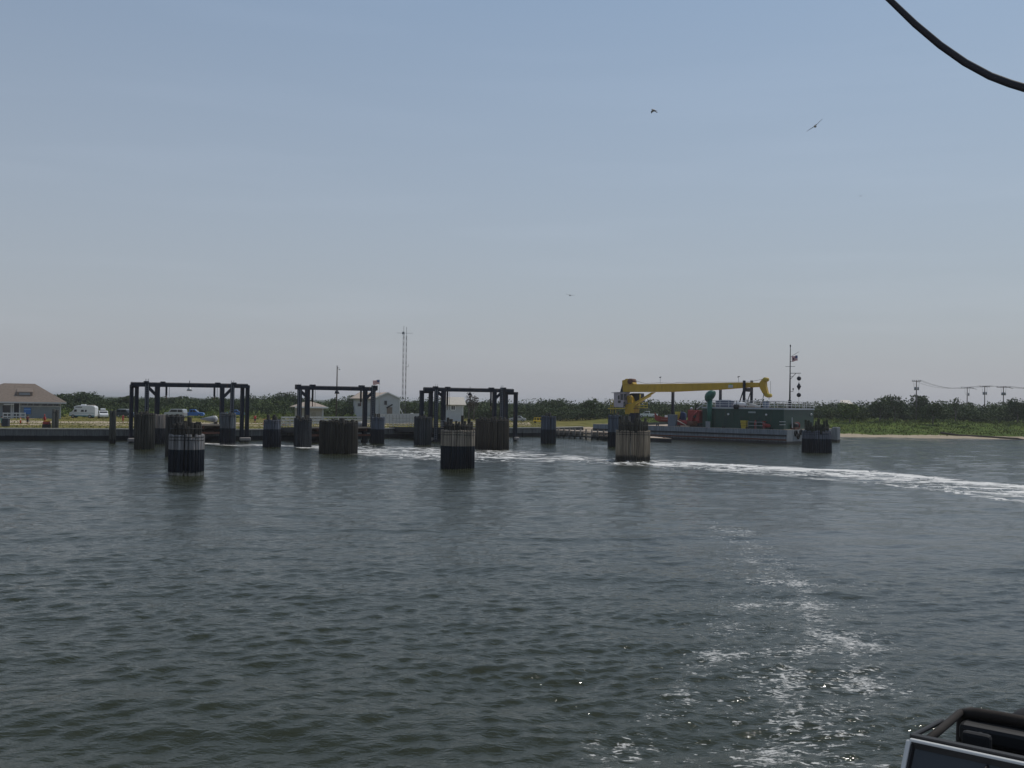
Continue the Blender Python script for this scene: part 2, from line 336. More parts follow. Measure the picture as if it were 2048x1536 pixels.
# ---------------------------------------------------------------- water
def project(X,Y,Z=0):
    dx=X; dy=Y; dz=Z-CAMZ
    f=dy*_F.y+dz*_F.z; r=dx*CR.x+dy*CR.y+dz*CR.z; u=dx*CU.x+dy*CU.y+dz*CU.z
    return 1024+FPX*r/f, 768-FPX*u/f
def band(px,py,line,widths):
    lx=np.array([p[0] for p in line],float); ly=np.array([p[1] for p in line],float)
    c=np.interp(px,lx,ly); wd=np.interp(px,lx,widths); inside=(px>lx[0]-1)&(px<lx[-1]+1)
    return c,wd,inside
def water_material():
    m,t,b=new_mat('harbour_water'); N=t.nodes;L=t.links
    g=N.new('ShaderNodeNewGeometry')
    def mapping(sc,rz=0):
        mp=N.new('ShaderNodeMapping'); mp.inputs['Scale'].default_value=sc; mp.inputs['Rotation'].default_value=(0,0,rz); L.new(g.outputs['Position'],mp.inputs[0]); return mp
    def noise(mp,s,d=4,r=.55,dist=0):
        n=N.new('ShaderNodeTexNoise'); n.inputs['Scale'].default_value=s; n.inputs['Detail'].default_value=d; n.inputs['Roughness'].default_value=r; n.inputs['Distortion'].default_value=dist; L.new(mp.outputs[0],n.inputs['Vector']); return n
    def math_(op,a,b_=None,c=None):
        q=N.new('ShaderNodeMath'); q.operation=op
        for i,v in enumerate((a,b_,c)):
            if v is None: continue
            if isinstance(v,(int,float)): q.inputs[i].default_value=v
            else: L.new(v,q.inputs[i])
        return q.outputs[0]
    def mr(v,a,b_,c=0,d=1,sm=True):
        q=N.new('ShaderNodeMapRange'); q.interpolation_type='SMOOTHSTEP' if sm else 'LINEAR'
        L.new(v,q.inputs[0]); q.inputs[1].default_value=a;q.inputs[2].default_value=b_;q.inputs[3].default_value=c;q.inputs[4].default_value=d; return q.outputs[0]
    def attr(n):
        a=N.new('ShaderNodeAttribute'); a.attribute_name=n; return a.outputs['Fac']
    wash=attr('wash'); fleck=attr('fleck'); slick=attr('slick')
    # ripples
    r1=noise(mapping((.8,1.5,1),.15),2.4,4,.6); r2=noise(mapping((1,1.6,1),-.4),.55,3,.5)
    r3=noise(mapping((1,1.3,1),.5),9,2,.5)
    sep=N.new('ShaderNodeSeparateXYZ'); L.new(g.outputs['Position'],sep.inputs[0]); far=mr(sep.outputs[1],35,130)
    h=math_('ADD',math_('MULTIPLY',r1.outputs[0],math_('ADD',.056,math_('MULTIPLY',far,.06))),math_('MULTIPLY',r2.outputs[0],math_('ADD',.10,math_('MULTIPLY',far,.22))))
    h=math_('ADD',h,math_('MULTIPLY',r3.outputs[0],.011))
    h=math_('MULTIPLY',h,mr(slick,0,1,1,.45,False))
    bp=N.new('ShaderNodeBump'); bp.inputs['Strength'].default_value=1; bp.inputs['Distance'].default_value=1.0; L.new(h,bp.inputs['Height'])
    # long wash: filaments and sheets
    f1=noise(mapping((.13,.22,1),.1),1.0,6,.62,.9); f2=noise(mapping((.35,.35,1),.2),1.0,5,.65,.8)
    fil=math_('ABSOLUTE',math_('SUBTRACT',f1.outputs[0],.5)); fil=math_('SUBTRACT',1.0,math_('MULTIPLY',fil,9.0))
    fil2=math_('ABSOLUTE',math_('SUBTRACT',f2.outputs[0],.5)); fil2=math_('SUBTRACT',1.0,math_('MULTIPLY',fil2,10.0))
    fm=math_('MAXIMUM',fil,math_('MULTIPLY',fil2,.8))
    w1=mr(math_('ADD',fm,math_('MULTIPLY',math_('SUBTRACT',wash,.72),1.5)),.55,.88)
    w1=math_('MULTIPLY',w1,mr(wash,.02,.25))
    # floating flecks and curds of foam
    k1=noise(mapping((.9,1.7,1),.3),2.1,6,.68,.8); k2=noise(mapping((1,1.4,1),.5),.32,4,.6,.3); k3=noise(mapping((.7,1.6,1),0),5.5,3,.6,.3)
    kk=math_('ADD',math_('MULTIPLY',k1.outputs[0],.55),math_('MULTIPLY',k2.outputs[0],.45))
    w2=mr(math_('ADD',kk,math_('MULTIPLY',fleck,.165)),.66,.70)
    w3=mr(math_('ADD',math_('ADD',math_('MULTIPLY',k3.outputs[0],.7),math_('MULTIPLY',k2.outputs[0],.3)),math_('MULTIPLY',fleck,.16)),.655,.70)
    k4=noise(mapping((1,1.5,1),.2),7.5,3,.7)
    w2=math_('MULTIPLY',math_('MAXIMUM',w2,w3),mr(fleck,.03,.3))
    w2=math_('MULTIPLY',w2,mr(k4.outputs[0],.36,.60,.10,.80))
    foam=math_('MAXIMUM',w1,w2); foam=math_('MULTIPLY',foam,.95)
    # body colour, a little milkier where churned
    mx=N.new('ShaderNodeMix'); mx.data_type='RGBA'; L.new(math_('MULTIPLY',math_('MAXIMUM',slick,math_('MULTIPLY',wash,.8)),1.0),mx.inputs[0])
    mx.inputs[6].default_value=(.027,.031,.015,1); mx.inputs[7].default_value=(.033,.034,.023,1)
    m2=N.new('ShaderNodeMix'); m2.data_type='RGBA'; L.new(foam,m2.inputs[0]); L.new(mx.outputs[2],m2.inputs[6]); m2.inputs[7].default_value=(.80,.78,.74,1)
    L.new(m2.outputs[2],b.inputs['Base Color'])
    L.new(math_('ADD',.07,math_('MULTIPLY',foam,.7)),b.inputs['Roughness'])
    b.inputs['IOR'].default_value=1.333; b.inputs['Specular IOR Level'].default_value=.37; L.new(bp.outputs[0],b.inputs['Normal'])
    return m
def make_water():
    tt=np.linspace(-.64,.64,760); tt=np.concatenate([[-9,-5,-3,-2,-1.5,-1.2,-1,-.85,-.75,-.69],tt,[.69,.75,.85,1,1.2,1.5,2,3,5,9]])
    ys=[1.0]
    while ys[-1]<15: ys.append(ys[-1]*1.02)
    while ys[-1]<260: ys.append(ys[-1]+max(.055,ys[-1]*.0042))
    while ys[-1]<14000: ys.append(ys[-1]*1.09)
    T,Y=np.meshgrid(tt,np.array(ys)); X=T*Y; Z=np.zeros_like(X)
    dxs=np.maximum(Y*.0017,np.maximum(.055,Y*.0042))
    px,py=project(X,Y)
    r=np.random.default_rng(11)
    slick=np.exp(-((px-1750-.0*py)/420)**2)*np.exp(-((py-1075)/85)**2)
    slick=np.maximum(slick,.8*sstep(1250,1500,px)*np.exp(-((py-1000)/45)**2)); slick=np.maximum(slick,.45*sstep(1500,1900,px)*(py>960)*np.exp(-((py-1250)/150)**2))
    damp=1-.5*slick
    for i in range(90):
        lam=.45*(14/.45)**r.random() if i<80 else r.uniform(10,22)
        if lam>9: amp=.008
        else: amp=.0050*lam**.55*(1 if lam>.9 else 1.6)
        th=r.normal(math.pi/2+.12,.62)*(1) ; k=2*math.pi/lam; ph=r.uniform(0,6.28)
        att=sstep(2.2,4.5,lam/dxs)*(1-.35*sstep(60,150,Y))
        warp=.25*np.sin(X*.13+i)+.25*np.sin(Y*.11+2*i)
        s=np.sin(k*(X*math.cos(th)+Y*math.sin(th))+ph+warp*2)
        mod=.6+.5*np.sin(X*.21*r.uniform(.3,1.5)+Y*.17*r.uniform(.3,1.5)+r.uniform(0,6))
        Z+=amp*att*s*mod*damp
        if i%3==0: Z+=amp*att*.25*np.cos(2*(k*(X*math.cos(th)+Y*math.sin(th))+ph+warp*2))*mod*damp
    Z*=1-sstep(500,900,Y)
    # wash left by the ferry
    line=[(380,886),(470,890),(560,890),(700,900),(800,905),(900,908),(1000,912),(1110,916),(1200,922),(1300,928),(1450,938),(1600,946),(1750,955),(1900,972),(2048,988),(2300,1014),(2600,1045)]
    wd=[3,4,4,15,26,26,24,19,14,11,13,13,15,17,20,24,28]
    c,wv,ins=band(px,py,line,wd)
    e=np.clip(1-np.abs((py-c)/wv)**2.2,0,1)*ins
    up=np.exp(-((py-(c-wv*.75))/(wv*.28))**2)*ins*sstep(1250,1400,px)      # crisp upper edge
    lo=np.exp(-((py-(c+wv*.8))/(wv*.2))**2)*ins*sstep(1500,1700,px)*.9
    wash=np.clip(e*.72+up*.55+lo*.45,0,1)
    wash=np.maximum(wash,.55*np.exp(-((px-640)/60)**2-((py-893)/5)**2))
    # foam strand nearer the ferry
    fl=np.zeros_like(px)
    def strand(pts,ws,amp):
        Lp=np.array([p[1] for p in pts],float); cx=np.interp(py,Lp,[p[0] for p in pts]); ww=np.interp(py,Lp,ws)
        return amp*np.exp(-((px-cx)/ww)**2)*sstep(Lp[0]-30,Lp[0]+30,py)
    fl=np.maximum(fl,strand([(1560,1130),(1620,1200),(1640,1280),(1590,1330),(1565,1370),(1580,1420),(1540,1500),(1500,1600)],[36,50,70,64,60,75,105,135],.84))
    fl=np.maximum(fl,strand([(1400,1035),(1500,1090),(1540,1150),(1560,1200)],[60,75,120,180],.60))
    fl=np.maximum(fl,strand([(1520,1180),(1450,1290),(1400,1340),(1330,1430),(1260,1480),(1210,1600)],[50,75,60,60,95,110],.70))
    fl=np.maximum(fl,strand([(1700,1240),(1740,1300),(1700,1380),(1660,1450),(1620,1600)],[70,95,110,110,120],.66))
    fl=np.maximum(fl,strand([(1600,1150),(1600,1350),(1560,1600)],[160,300,400],.46))
    o=grid_mesh('water',X,Y,Z,water_material(),{'wash':wash,'fleck':fl,'slick':np.clip(slick,0,1)}); o['kind']='structure'
make_water()

# ---------------------------------------------------------------- bulkhead, jetty, floating dock
WALLW = pile_mat('bulkhead_concrete', (.17,.175,.17), (.018,.02,.022), .72, .05)
def bulkhead():
    root=thing('bulkhead','long concrete bulkhead with pale cap and dark tide line behind the ferry slips','sea wall',(-45,166,0))
    pts=[Vector((a,b,0)) for a,b in [(-600,20),(-200,98),(-78,152.5),(-45,166),(-20,190),(8,211),(16,224)]]
    wl=MB(); cp=MB()
    for a,b in zip(pts[:-1],pts[1:]):
        d=(b-a).normalized(); n=Vector((d.y,-d.x,0)); 
        q=[a+n*.05,b+n*.05+d*.02,b-n*.5+d*.02,a-n*.5]
        wl.prism([p+Vector((0,0,-3)) for p in q],(0,0,0),(0,0,4.72))
        q=[a+n*.22-d*.05,b+n*.22+d*.05,b-n*.75+d*.05,a-n*.75-d*.05]
        cp.prism([p+Vector((0,0,1.723)) for p in q],(0,0,0),(0,0,.17))
        L=(b-a).length; k=2.0
        if L<120:
            while k<L:
                wl.box(a+d*k+n*.12+Vector((0,0,-.2)),(.3,.26,3.6),math.atan2(d.y,d.x)); k+=2.6
    wl.build('wall',WALLW,root); cp.build('cap',CONC,root)
bulkhead()
DOCKW = pile_mat('dock_timber', (.16,.14,.12), (.02,.022,.02), .55, .06)
def jetty():
    a=at_z(1106,874,0); b=at_z(1222,881,0); a.z=b.z=0
    root=thing('timber_jetty','low timber jetty on posts reaching from the bulkhead toward the yellow crane','jetty',a)
    d=(b-a).normalized(); n=Vector((d.y,-d.x,0)); rz=math.atan2(d.y,d.x); L=(b-a).length
    if n.y>0: n=-n
    mb=MB(); mb.prism([a+Vector((0,0,1.35)),b+Vector((0,0,1.35)),b-n*3+Vector((0,0,1.35)),a-n*3+Vector((0,0,1.35))],(0,0,0),(0,0,.18)); mb.build('deck',TAN,root)
    mb=MB(); mb.bar(a+n*.1+Vector((0,0,1.1)),b+n*.1+Vector((0,0,1.1)),.15,.3); mb.bar(a+n*.1+Vector((0,0,.45)),b+n*.1+Vector((0,0,.45)),.15,.25); mb.build('stringer',DOCKW,root)
    mb=MB()
    k=.15
    while k<L: mb.bar(a+d*k-n*.1+Vector((0,0,-1)),a+d*k-n*.1+Vector((0,0,1.3)),.24,.06); k+=.27
    mb.build('sheeting',DOCKW,root)
    k=.5
    while k<L:
        MB().tube([a+d*k+n*.32+Vector((0,0,-1.5)),a+d*k+n*.32+Vector((0,0,2.0))],.17,8).build('pile',DOCKW,root,True); k+=1.75
jetty()
def float_dock():
    c=[at_z(1176,860,.75),at_z(1222,865,.75),at_z(1343,876.5,.75),at_z(1299,867,.75)]
    a=at_z(1210,872,.75); b=at_z(1343,877,.75); dd=(b-a); 
    root=thing('floating_dock','flat tan topped floating dock lying on the water in front of the barge','dock',Vector((a.x,a.y,0)))
    far=Vector((-2.0,9.5,0))
    q=[a,b,b+far,a+far]
    MB().prism([p+Vector((0,0,-.08)) for p in q],(0,0,0),(0,0,.1)).build('deck',TAN,root)
    MB().prism([p+Vector((0,0,-1.1)) for p in q],(0,0,0),(0,0,1.0)).build('pontoon',BLACK,root)
    mb=MB()
    for t in (.1,.5,.9): MB().box(a+dd*t+Vector((0,.6,.15)),(.5,.15,.2),math.atan2(dd.y,dd.x)).build('cleat',RUST,root)
float_dock()

# ---------------------------------------------------------------- timber dolphins
def dolphin(x0,x1,base,top,inner=None,split=None,label='',topc=(.20,.185,.165),lowc=(.022,.026,.036),soft=.03,band=None,flare=0.0,lean=0.0,
            ninner=6,cable=True,rp=.17,gap=1.0,innerspread=.55,depth_ratio=1.0,ragged=.12,innerc=None,group='timber dolphins in the ferry slips',mid=None):
    f=at_z((x0+x1)/2,base,0); Y=f.y; W=(x1-x0)*Y/FPX; r=W/2-rp*.8
    c=Vector((f.x,Y+r*depth_ratio*.75,0)); Yf=Y
    c.x=f.x*c.y/Y
    def zof(py): return at_depth((x0+x1)/2,py,Yf+.2).z
    zt=zof(top); zs=zof(split) if split else -5
    root=thing('timber_dolphin',label,'dolphin',c,group)
    key='wood_%d_%d'%(x0,base)
    M=pile_mat(key,topc,lowc,zs-soft*2,soft,band)
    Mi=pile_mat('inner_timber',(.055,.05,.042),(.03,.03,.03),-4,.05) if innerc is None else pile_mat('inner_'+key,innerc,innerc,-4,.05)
    n=max(7,int(round(2*math.pi*r/(2*rp)*gap)))
    rr=random.Random(int(x0*7+base))
    for k in range(n):
        a=2*math.pi*(k+.5*rr.random()*.3)/n; e=Vector((math.cos(a)*r,math.sin(a)*r*depth_ratio,0)); h=zt+rr.uniform(-ragged,ragged*.5)
        rk=rp*rr.uniform(.80,1.14)
        lw=Vector((lean*h+rr.uniform(-.05,.05),rr.uniform(-.04,.04),0)); h-= (rr.random()<.12)*rr.uniform(.05,.35)
        pts=[c+e*(1+flare)+Vector((0,0,-1.5)),c+e*(1+flare*.5)+lw*.5+Vector((0,0,h*.5)),c+e+lw+Vector((0,0,h-.04)),c+e*.999+lw+Vector((0,0,h))]
        MB().tube(pts,[rk*1.05,rk,rk*.97,rk*.85],9).build('pile',M,root,True)
    if inner:
        for k in range(ninner):
            a=2.4*k+rr.random(); q=min(.80*r,innerspread*r*math.sqrt((k+.5)/ninner)*1.15); e=Vector((math.cos(a)*q,math.sin(a)*q*depth_ratio,0))
            h=zof(inner)-rr.uniform(.0,1.0)*min(1.0,.75*(zof(inner)-zt))
            if k==0: h=zof(inner)
            lw=Vector((lean*h,0,0))
            ri=rp*rr.uniform(1.1,1.55); MB().tube([c+e+Vector((0,0,.5)),c+e+lw+Vector((0,0,h-.05)),c+e+lw+Vector((0,0,h))],[ri*1.05,ri,ri*.85],9).build('king_pile',Mi,root,True)
        # deck of packed timber inside the ring
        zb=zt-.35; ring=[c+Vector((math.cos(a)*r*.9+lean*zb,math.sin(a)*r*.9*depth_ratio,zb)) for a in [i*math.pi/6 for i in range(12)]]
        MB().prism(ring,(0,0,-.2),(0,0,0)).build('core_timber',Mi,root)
    if mid:
        zm=zof(mid); nm=max(8,int(2*math.pi*r*.84/(2*rp*1.15)))
        for k in range(nm):
            a=2*math.pi*(k+.4*rr.random())/nm; e=Vector((math.cos(a)*r*.84,math.sin(a)*r*.84*depth_ratio,0)); h=zm+rr.uniform(-.3,.1)*min(1.5,zm-zt+.3); lw=Vector((lean*h+rr.uniform(-.06,.06),0,0)); rk=rp*rr.uniform(.85,1.2)
            MB().tube([c+e+Vector((0,0,zt-.8)),c+e+lw+Vector((0,0,h-.05)),c+e+lw+Vector((0,0,h))],[rk,rk,rk*.82],9).build('inner_pile',Mi,root,True)
        zc=(zt+zm)/2; s=r*.84+rp*1.2
        MB().tube([c+Vector((math.cos(a)*s+lean*zc,math.sin(a)*(r*.84*depth_ratio+rp*1.2),zc)) for a in [i*2*math.pi/28 for i in range(29)]],.035,5,0,False).build('cable_band',BLACK,root,True)
    if cable:
        for dz in (.22,.5):
            zc=zt-dz; s=r+rp*1.02
            pts=[c+Vector((math.cos(a)*s+lean*zc,math.sin(a)*(r*depth_ratio+rp*1.02),zc+.02*math.sin(3*a))) for a in [i*2*math.pi/28 for i in range(29)]]
            MB().tube(pts,.035,5,0,False).build('cable_band',BLACK,root,True)
    return root
dolphin(338,405,951,869,834,899,'front dolphin nearest the camera, grey planks above a straight dark painted band',(.22,.21,.205),(.012,.016,.024),.012,(.32,.30,.27),.02,ninner=6,rp=.15,ragged=.06,mid=846)
dolphin(331,366,913,830,828,None,'dark dolphin half hidden behind the nearest grey and black one',(.05,.048,.045),(.02,.02,.024),.05,ninner=2,rp=.17)
dolphin(269,308,898,826,822,None,'tall dark weathered dolphin at the left legs of the leftmost gantry',(.052,.049,.04),(.03,.03,.03),.1,ninner=5,rp=.17,ragged=.2)
dolphin(308,331,888,829,None,856,'narrow pale planked dolphin squeezed beside the tall dark one at the leftmost gantry',(.22,.19,.165),(.03,.03,.035),.02,cable=False,rp=.15)
dolphin(440,470,889,826,824,856,'grey topped dolphin by the right inner legs of the leftmost gantry',(.11,.12,.13),(.012,.016,.024),.02,ninner=3,rp=.15,band=(.09,.09,.09))
dolphin(527,560,894,839,829,858,'leaning dolphin standing alone between the leftmost and middle gantries',(.095,.105,.13),(.012,.015,.023),.02,flare=.10,ninner=5,rp=.16,innerspread=.85)
dolphin(588,622,894,836,830,None,'all dark dolphin hiding the left legs of the middle gantry',(.035,.038,.042),(.02,.02,.03),.05,ninner=5,rp=.16,innerspread=.8)
dolphin(638,715,907,842,836,None,'widest dark dolphin standing in front of the middle gantry',(.036,.032,.025),(.02,.02,.02),.1,ninner=8,rp=.18,depth_ratio=.7,innerspread=.8)
dolphin(741,768,887,834,827,858,'slate topped dolphin by the right legs of the middle gantry',(.09,.105,.13),(.012,.015,.023),.02,ninner=3,rp=.14)
dolphin(828,862,890,833,830,None,'dark dolphin before the outer left frame of the right gantry',(.04,.045,.05),(.018,.02,.03),.05,ninner=4,rp=.16)
dolphin(881,949,937,860,831,892,'pale brown planked dolphin with short stub piles on top and a black lower half',(.27,.23,.18),(.016,.02,.028),.008,None,.015,ninner=7,rp=.13,ragged=.05,innerspread=.85,mid=844)
dolphin(950,1017,899,838,833,None,'broad brown black dolphin before the right legs of the right gantry',(.045,.038,.029),(.03,.03,.03),.1,ninner=7,rp=.17,depth_ratio=.75,innerspread=.9,flare=.03)
dolphin(1082,1111,887,832,825,858,'slim slate grey dolphin alone in front of the timber jetty',(.075,.09,.115),(.022,.028,.036),.04,ninner=4,rp=.14,flare=.05)
dolphin(1216,1245,894,831,828,864,'slate grey dolphin partly hidden behind the brown one below the crane',(.09,.11,.14),(.012,.015,.023),.01,ninner=3,rp=.15,flare=.02)
dolphin(1231,1300,922,861,829,905,'light brown dolphin with tall dark stub piles below the yellow crane',(.23,.19,.14),(.05,.045,.038),.22,ninner=10,rp=.13,ragged=.06,innerspread=.9,innerc=(.05,.048,.038),mid=841)
P_=dolphin(1606,1661,905,862,838,877,'splayed slate dolphin with ragged tops before the bow end of the barge',(.095,.105,.13),(.012,.015,.023),.03,flare=.09,lean=-.02,ninner=12,rp=.14,ragged=.25,innerspread=1.0,innerc=(.04,.045,.03),mid=850)
def pile_cluster(x0,x1,base,top,label,n=3,rp=.2,gull=False):
    f=at_z((x0+x1)/2,base,0); root=thing('mooring_piles',label,'pilings',Vector((f.x,f.y,0)),'mooring piles before the bulkhead')
    zt=at_depth((x0+x1)/2,top,f.y).z; W=(x1-x0)*f.y/FPX
    M=pile_mat('mooring_wood',(.075,.075,.065),(.03,.028,.028),.6,.1)
    for k in range(n):
        x=f.x+(k-(n-1)/2)*(W-2*rp)/max(1,n-1); y=f.y+.25*(k%2)
        MB().tube([(x,y,-1.5),(x,y,zt-.05-.1*(k%2)),(x,y,zt-.1*(k%2))],[rp*1.05,rp,rp*.85],9).build('pile',M,root,True)
    zc=zt-.5
    MB().tube([(f.x+math.cos(a)*W*.52,f.y+.12+math.sin(a)*(rp+.18),zc) for a in [i*math.pi/8 for i in range(17)]],.03,5,0,False).build('cable_band',BLACK,root,True)
pile_cluster(103,115,880,818,'tall dark mooring piles before the corner of the shingle roofed building',2,.26)
pile_cluster(218,231,887,821,'short bundle of mooring piles below the parked campervan',3,.24)

# ---------------------------------------------------------------- ramp gantries
def gantry(cx,base,rz,label,beam,boxes,posts,braces,rods,outer=None,lamp=None,group='steel lift gantries over the ferry ramps'):
    f=at_z(cx,base,0); dr=Vector((math.cos(rz),math.sin(rz),0)); PL=(Vector((f.x,f.y,0)),dr)
    root=thing('ramp_gantry',label,'gantry',PL[0],group)
    nrm=Vector((-dr.y,dr.x,0))
    def P(px,py,off=0): return on_plane(px,py,(PL[0]+nrm*off,dr))
    def sc(p,w): return w*p.y/FPX/max(.5,math.cos(rz))*.92
    a=P(beam[0],beam[1]);b=P(beam[2],beam[3])
    MB().bar(a,b,.75,.62).build('beam',NAVY,root,bevel=.03)
    MB().bar(a+Vector((0,0,.36)),b+Vector((0,0,.36)),.35,.06).build('walk_plate',NAVY,root)
    for (x0,x1,yt,yb) in boxes:
        p=P((x0+x1)/2,yt);q=P((x0+x1)/2,yb); MB().vbar(q,Vector((q.x,q.y,p.z)),sc(p,x1-x0),1.05,rz).build('head_box',NAVY,root,bevel=.04)
    for (x0,x1,yt) in posts:
        p=P((x0+x1)/2,yt); w_=sc(p,x1-x0)
        MB().vbar(Vector((p.x,p.y,-1.5)),p,w_,.62,rz).build('post',NAVY,root,bevel=.03)
        MB().vbar(Vector((p.x,p.y,-1.2)),Vector((p.x,p.y,.35)),w_*1.4,.9,rz).build('footing',BLACK,root)
    for i_ in (0,-1):
        p=P(sum(posts[i_][:2])/2,posts[i_][2],-.42); m_=MB(); z=.6
        for s_ in (-.2,.2): m_.bar(Vector((p.x,p.y,.4))+dr*s_,Vector((p.x,p.y,p.z+.9))+dr*s_,.05,.05)
        while z<p.z+.8: m_.bar(Vector((p.x,p.y,z))-dr*.2,Vector((p.x,p.y,z))+dr*.2,.035,.035); z+=.32
        m_.build('ladder',GREY,root)
    for (xa,ya,xb,yb) in braces: MB().bar(P(xa,ya),P(xb,yb),.35,.42).build('brace',NAVY,root)
    for (x,yt,yb) in rods:
        p=P(x,yt,.2);q=P(x,yb,.2); q=Vector((p.x,p.y,q.z)); m_=p.lerp(q,.75)
        MB().tube([p,m_],.16,8).build('lift_cylinder',GREY if False else NAVY,root,True)
        MB().tube([m_,q],.08,6).build('lift_rod',RUST,root,True)
        MB().tube([p+dr*.45,Vector((p.x,p.y,q.z))+dr*.45],.03,5).build('lift_cable',BLACK,root)
    if outer:
        for (x0,x1,x2,x3,yt,ycap) in outer:
            pa=P((x0+x1)/2,yt,.9); pb=P((x2+x3)/2,yt,.9); w_=sc(pa,x1-x0)
            MB().vbar(Vector((pa.x,pa.y,-1.5)),pa,w_,.6,rz).build('outer_post',NAVY,root,bevel=.03)
            MB().vbar(Vector((pb.x,pb.y,-1.5)),pb,w_,.6,rz).build('outer_post',NAVY,root,bevel=.03)
            MB().bar(pa-dr*w_*.5+Vector((0,0,.2)),pb+dr*w_*.5+Vector((0,0,.2)),.75,.5).build('outer_header',NAVY,root,bevel=.03)
            o=MB()
            for p in (pa,pb): o.box(Vector((p.x,p.y,.45))-nrm*.5,(1.0,.5,.55),rz)
            o.build('rubber_fender',mat('pale_fender',(.30,.27,.25),.8),root,bevel=.1)
    if lamp:
        p=P(lamp[0],lamp[1],-.5)
        MB().tube([p+Vector((0,0,1.2)),p],.05,6).build('lamp_bracket',NAVY,root)
        m_=MB(); m_.tube([p+Vector((0,0,.18)),p+Vector((0,0,-.1)),p+Vector((0,0,-.35))],[.15,.32,.42],10); m_.build('floodlight',GALV if lamp[2] else NAVY,root,True)
        MB().tube([p+Vector((0,0,-.36)),p+Vector((0,0,-.4))],[.36,.3],10).build('lens',WHITE,root)
    return PL,nrm,dr
RZ=R(33)
G1=gantry(380,885,RZ,'leftmost navy gantry with outer leg frames and a white floodlight under its beam',(262,769,495,772.5),
  [(289,296,762,768.5),(322.5,329,763,769.5),(432,439,765,771),(464,471,765,771.5)],
  [(291,297.5,769),(311,319,770),(441,448,772),(462,468,772)],
  [(297,775,313,791),(447,794,463,778)],[(333,771,798),(429,773,800)],
  [(260.5,266.5,270.5,277,775,772),(482,488,492.5,498,776,773)],(379,777,True))
G2=gantry(674,884,RZ,'middle navy gantry without outer frames, light pole rising behind its beam',(596,775.5,751,778.5),
  [(592,600,769,779),(621,629,769,779),(719,727,770.5,781),(745,753,771,781)],
  [(596,603,778),(611,619,778),(727,734,780),(743,750,780)],
  [(602,783,613,793),(733,796,744,786)],[(625.5,777,813),(722,779,812)],None,(674,783,False))
G3=gantry(938,883,RZ,'right navy gantry with stepped outer leg frames in front of the small white office',(848,778.7,1026,782),
  [(868,874,772.5,779),(892,898.5,773.5,780),(979,986,775,781),(1003,1010,775,781.5)],
  [(870,876,779),(883.5,891,779),(986,992.5,781),(1001,1007,781)],
  [(876,785,886,793),(992,796,1002,786)],[(895,780,820),(982,782,822)],
  [(840.5,847,858.5,865,786,783),(1009,1015,1028.5,1034.5,789,786)],(940,787,False))
def ramp(g,cx,wid,ztip,label,rail=True):
    PL,nrm,dr=g; f=PL[0]; L=0; o=f-nrm*2.2; 
    # distance along nrm to the bulkhead
    t=0
    while shore_y((f+nrm*t).x)>(f+nrm*t).y and t<40: t+=.25
    b=f+nrm*(t+1.2); root=thing('transfer_ramp',label,'ramp',Vector((b.x,b.y,1.9)),'transfer ramps hung below the gantries')
    a_=o+Vector((0,0,ztip)); b_=b+Vector((0,0,1.95)); h=dr*wid/2
    MB().prism([a_-h,a_+h,b_+h,b_-h],(0,0,-.25),(0,0,0)).build('deck',TAN,root)
    for s in (-1,1):
        p=a_+h*s*1.02;q=b_+h*s*1.02
        MB().bar(p+Vector((0,0,-.55)),q+Vector((0,0,-.35)),.3,.9).build('girder',BLACK,root)
        if rail:
            m_=MB(); dn=(q-p)
            for hh in (.35,.7,1.1): m_.bar(p+Vector((0,0,hh)),q+Vector((0,0,hh)),.07,.09)
            n=max(2,int(dn.length/1.5))
            for k in range(n+1): m_.bar(p+dn*(k/n),p+dn*(k/n)+Vector((0,0,1.12)),.07,.07)
            m_.build('railing',GALV,root)
    for s in (-.75,-.25,.25,.75):
        MB().bar(a_+h*s+Vector((0,0,-.5)),b_+h*s+Vector((0,0,-.3)),.18,.5).build('floor_beam',RUST,root)
    p=a_-h*1.0+nrm*.5; q=a_+h*1.0+nrm*.5
    MB().bar(p+Vector((0,0,-1.4)),q+Vector((0,0,-1.4)),.4,.35).build('end_beam',RUST,root)
    return root
ramp(G1,0,11.5,2.95,'raised tan ramp deck under the leftmost gantry')
ramp(G2,0,11.5,2.6,'pale railed ramp under the middle gantry, mostly behind dark pilings')
ramp(G3,0,11.5,2.6,'railed ramp under the right gantry hidden low behind the brown planked dolphin')

# white tapered float hanging at each ramp corner
def float_buoy(px,py,g,off,label):
    PL,n,dr=g; p=on_plane(px,py,(PL[0]+n*off,dr)); L=2.2
    root=thing('guide_cone',label,'fender',p,'white nosed fenders on the ramp corners')
    MB().tube([p-dr*L,p-dr*.3,p],[.08,.5,.55],12).build('cone',GREY,root,True)
    MB().tube([p,p+dr*.25,p+dr*.5],[.55,.5,.2],12).build('nose',WHITE,root,True)
    MB().bar(p+dr*.2,p+dr*.2+Vector((0,0,-1.3)),.5,.4).build('bracket',BLACK,root)
float_buoy(429,838,G1,1.0,'white nosed cone fender beside the leftmost gantry, right inner leg')
float_buoy(723,849,G2,1.0,'white nosed cone fender beside the middle gantry, right inner leg')

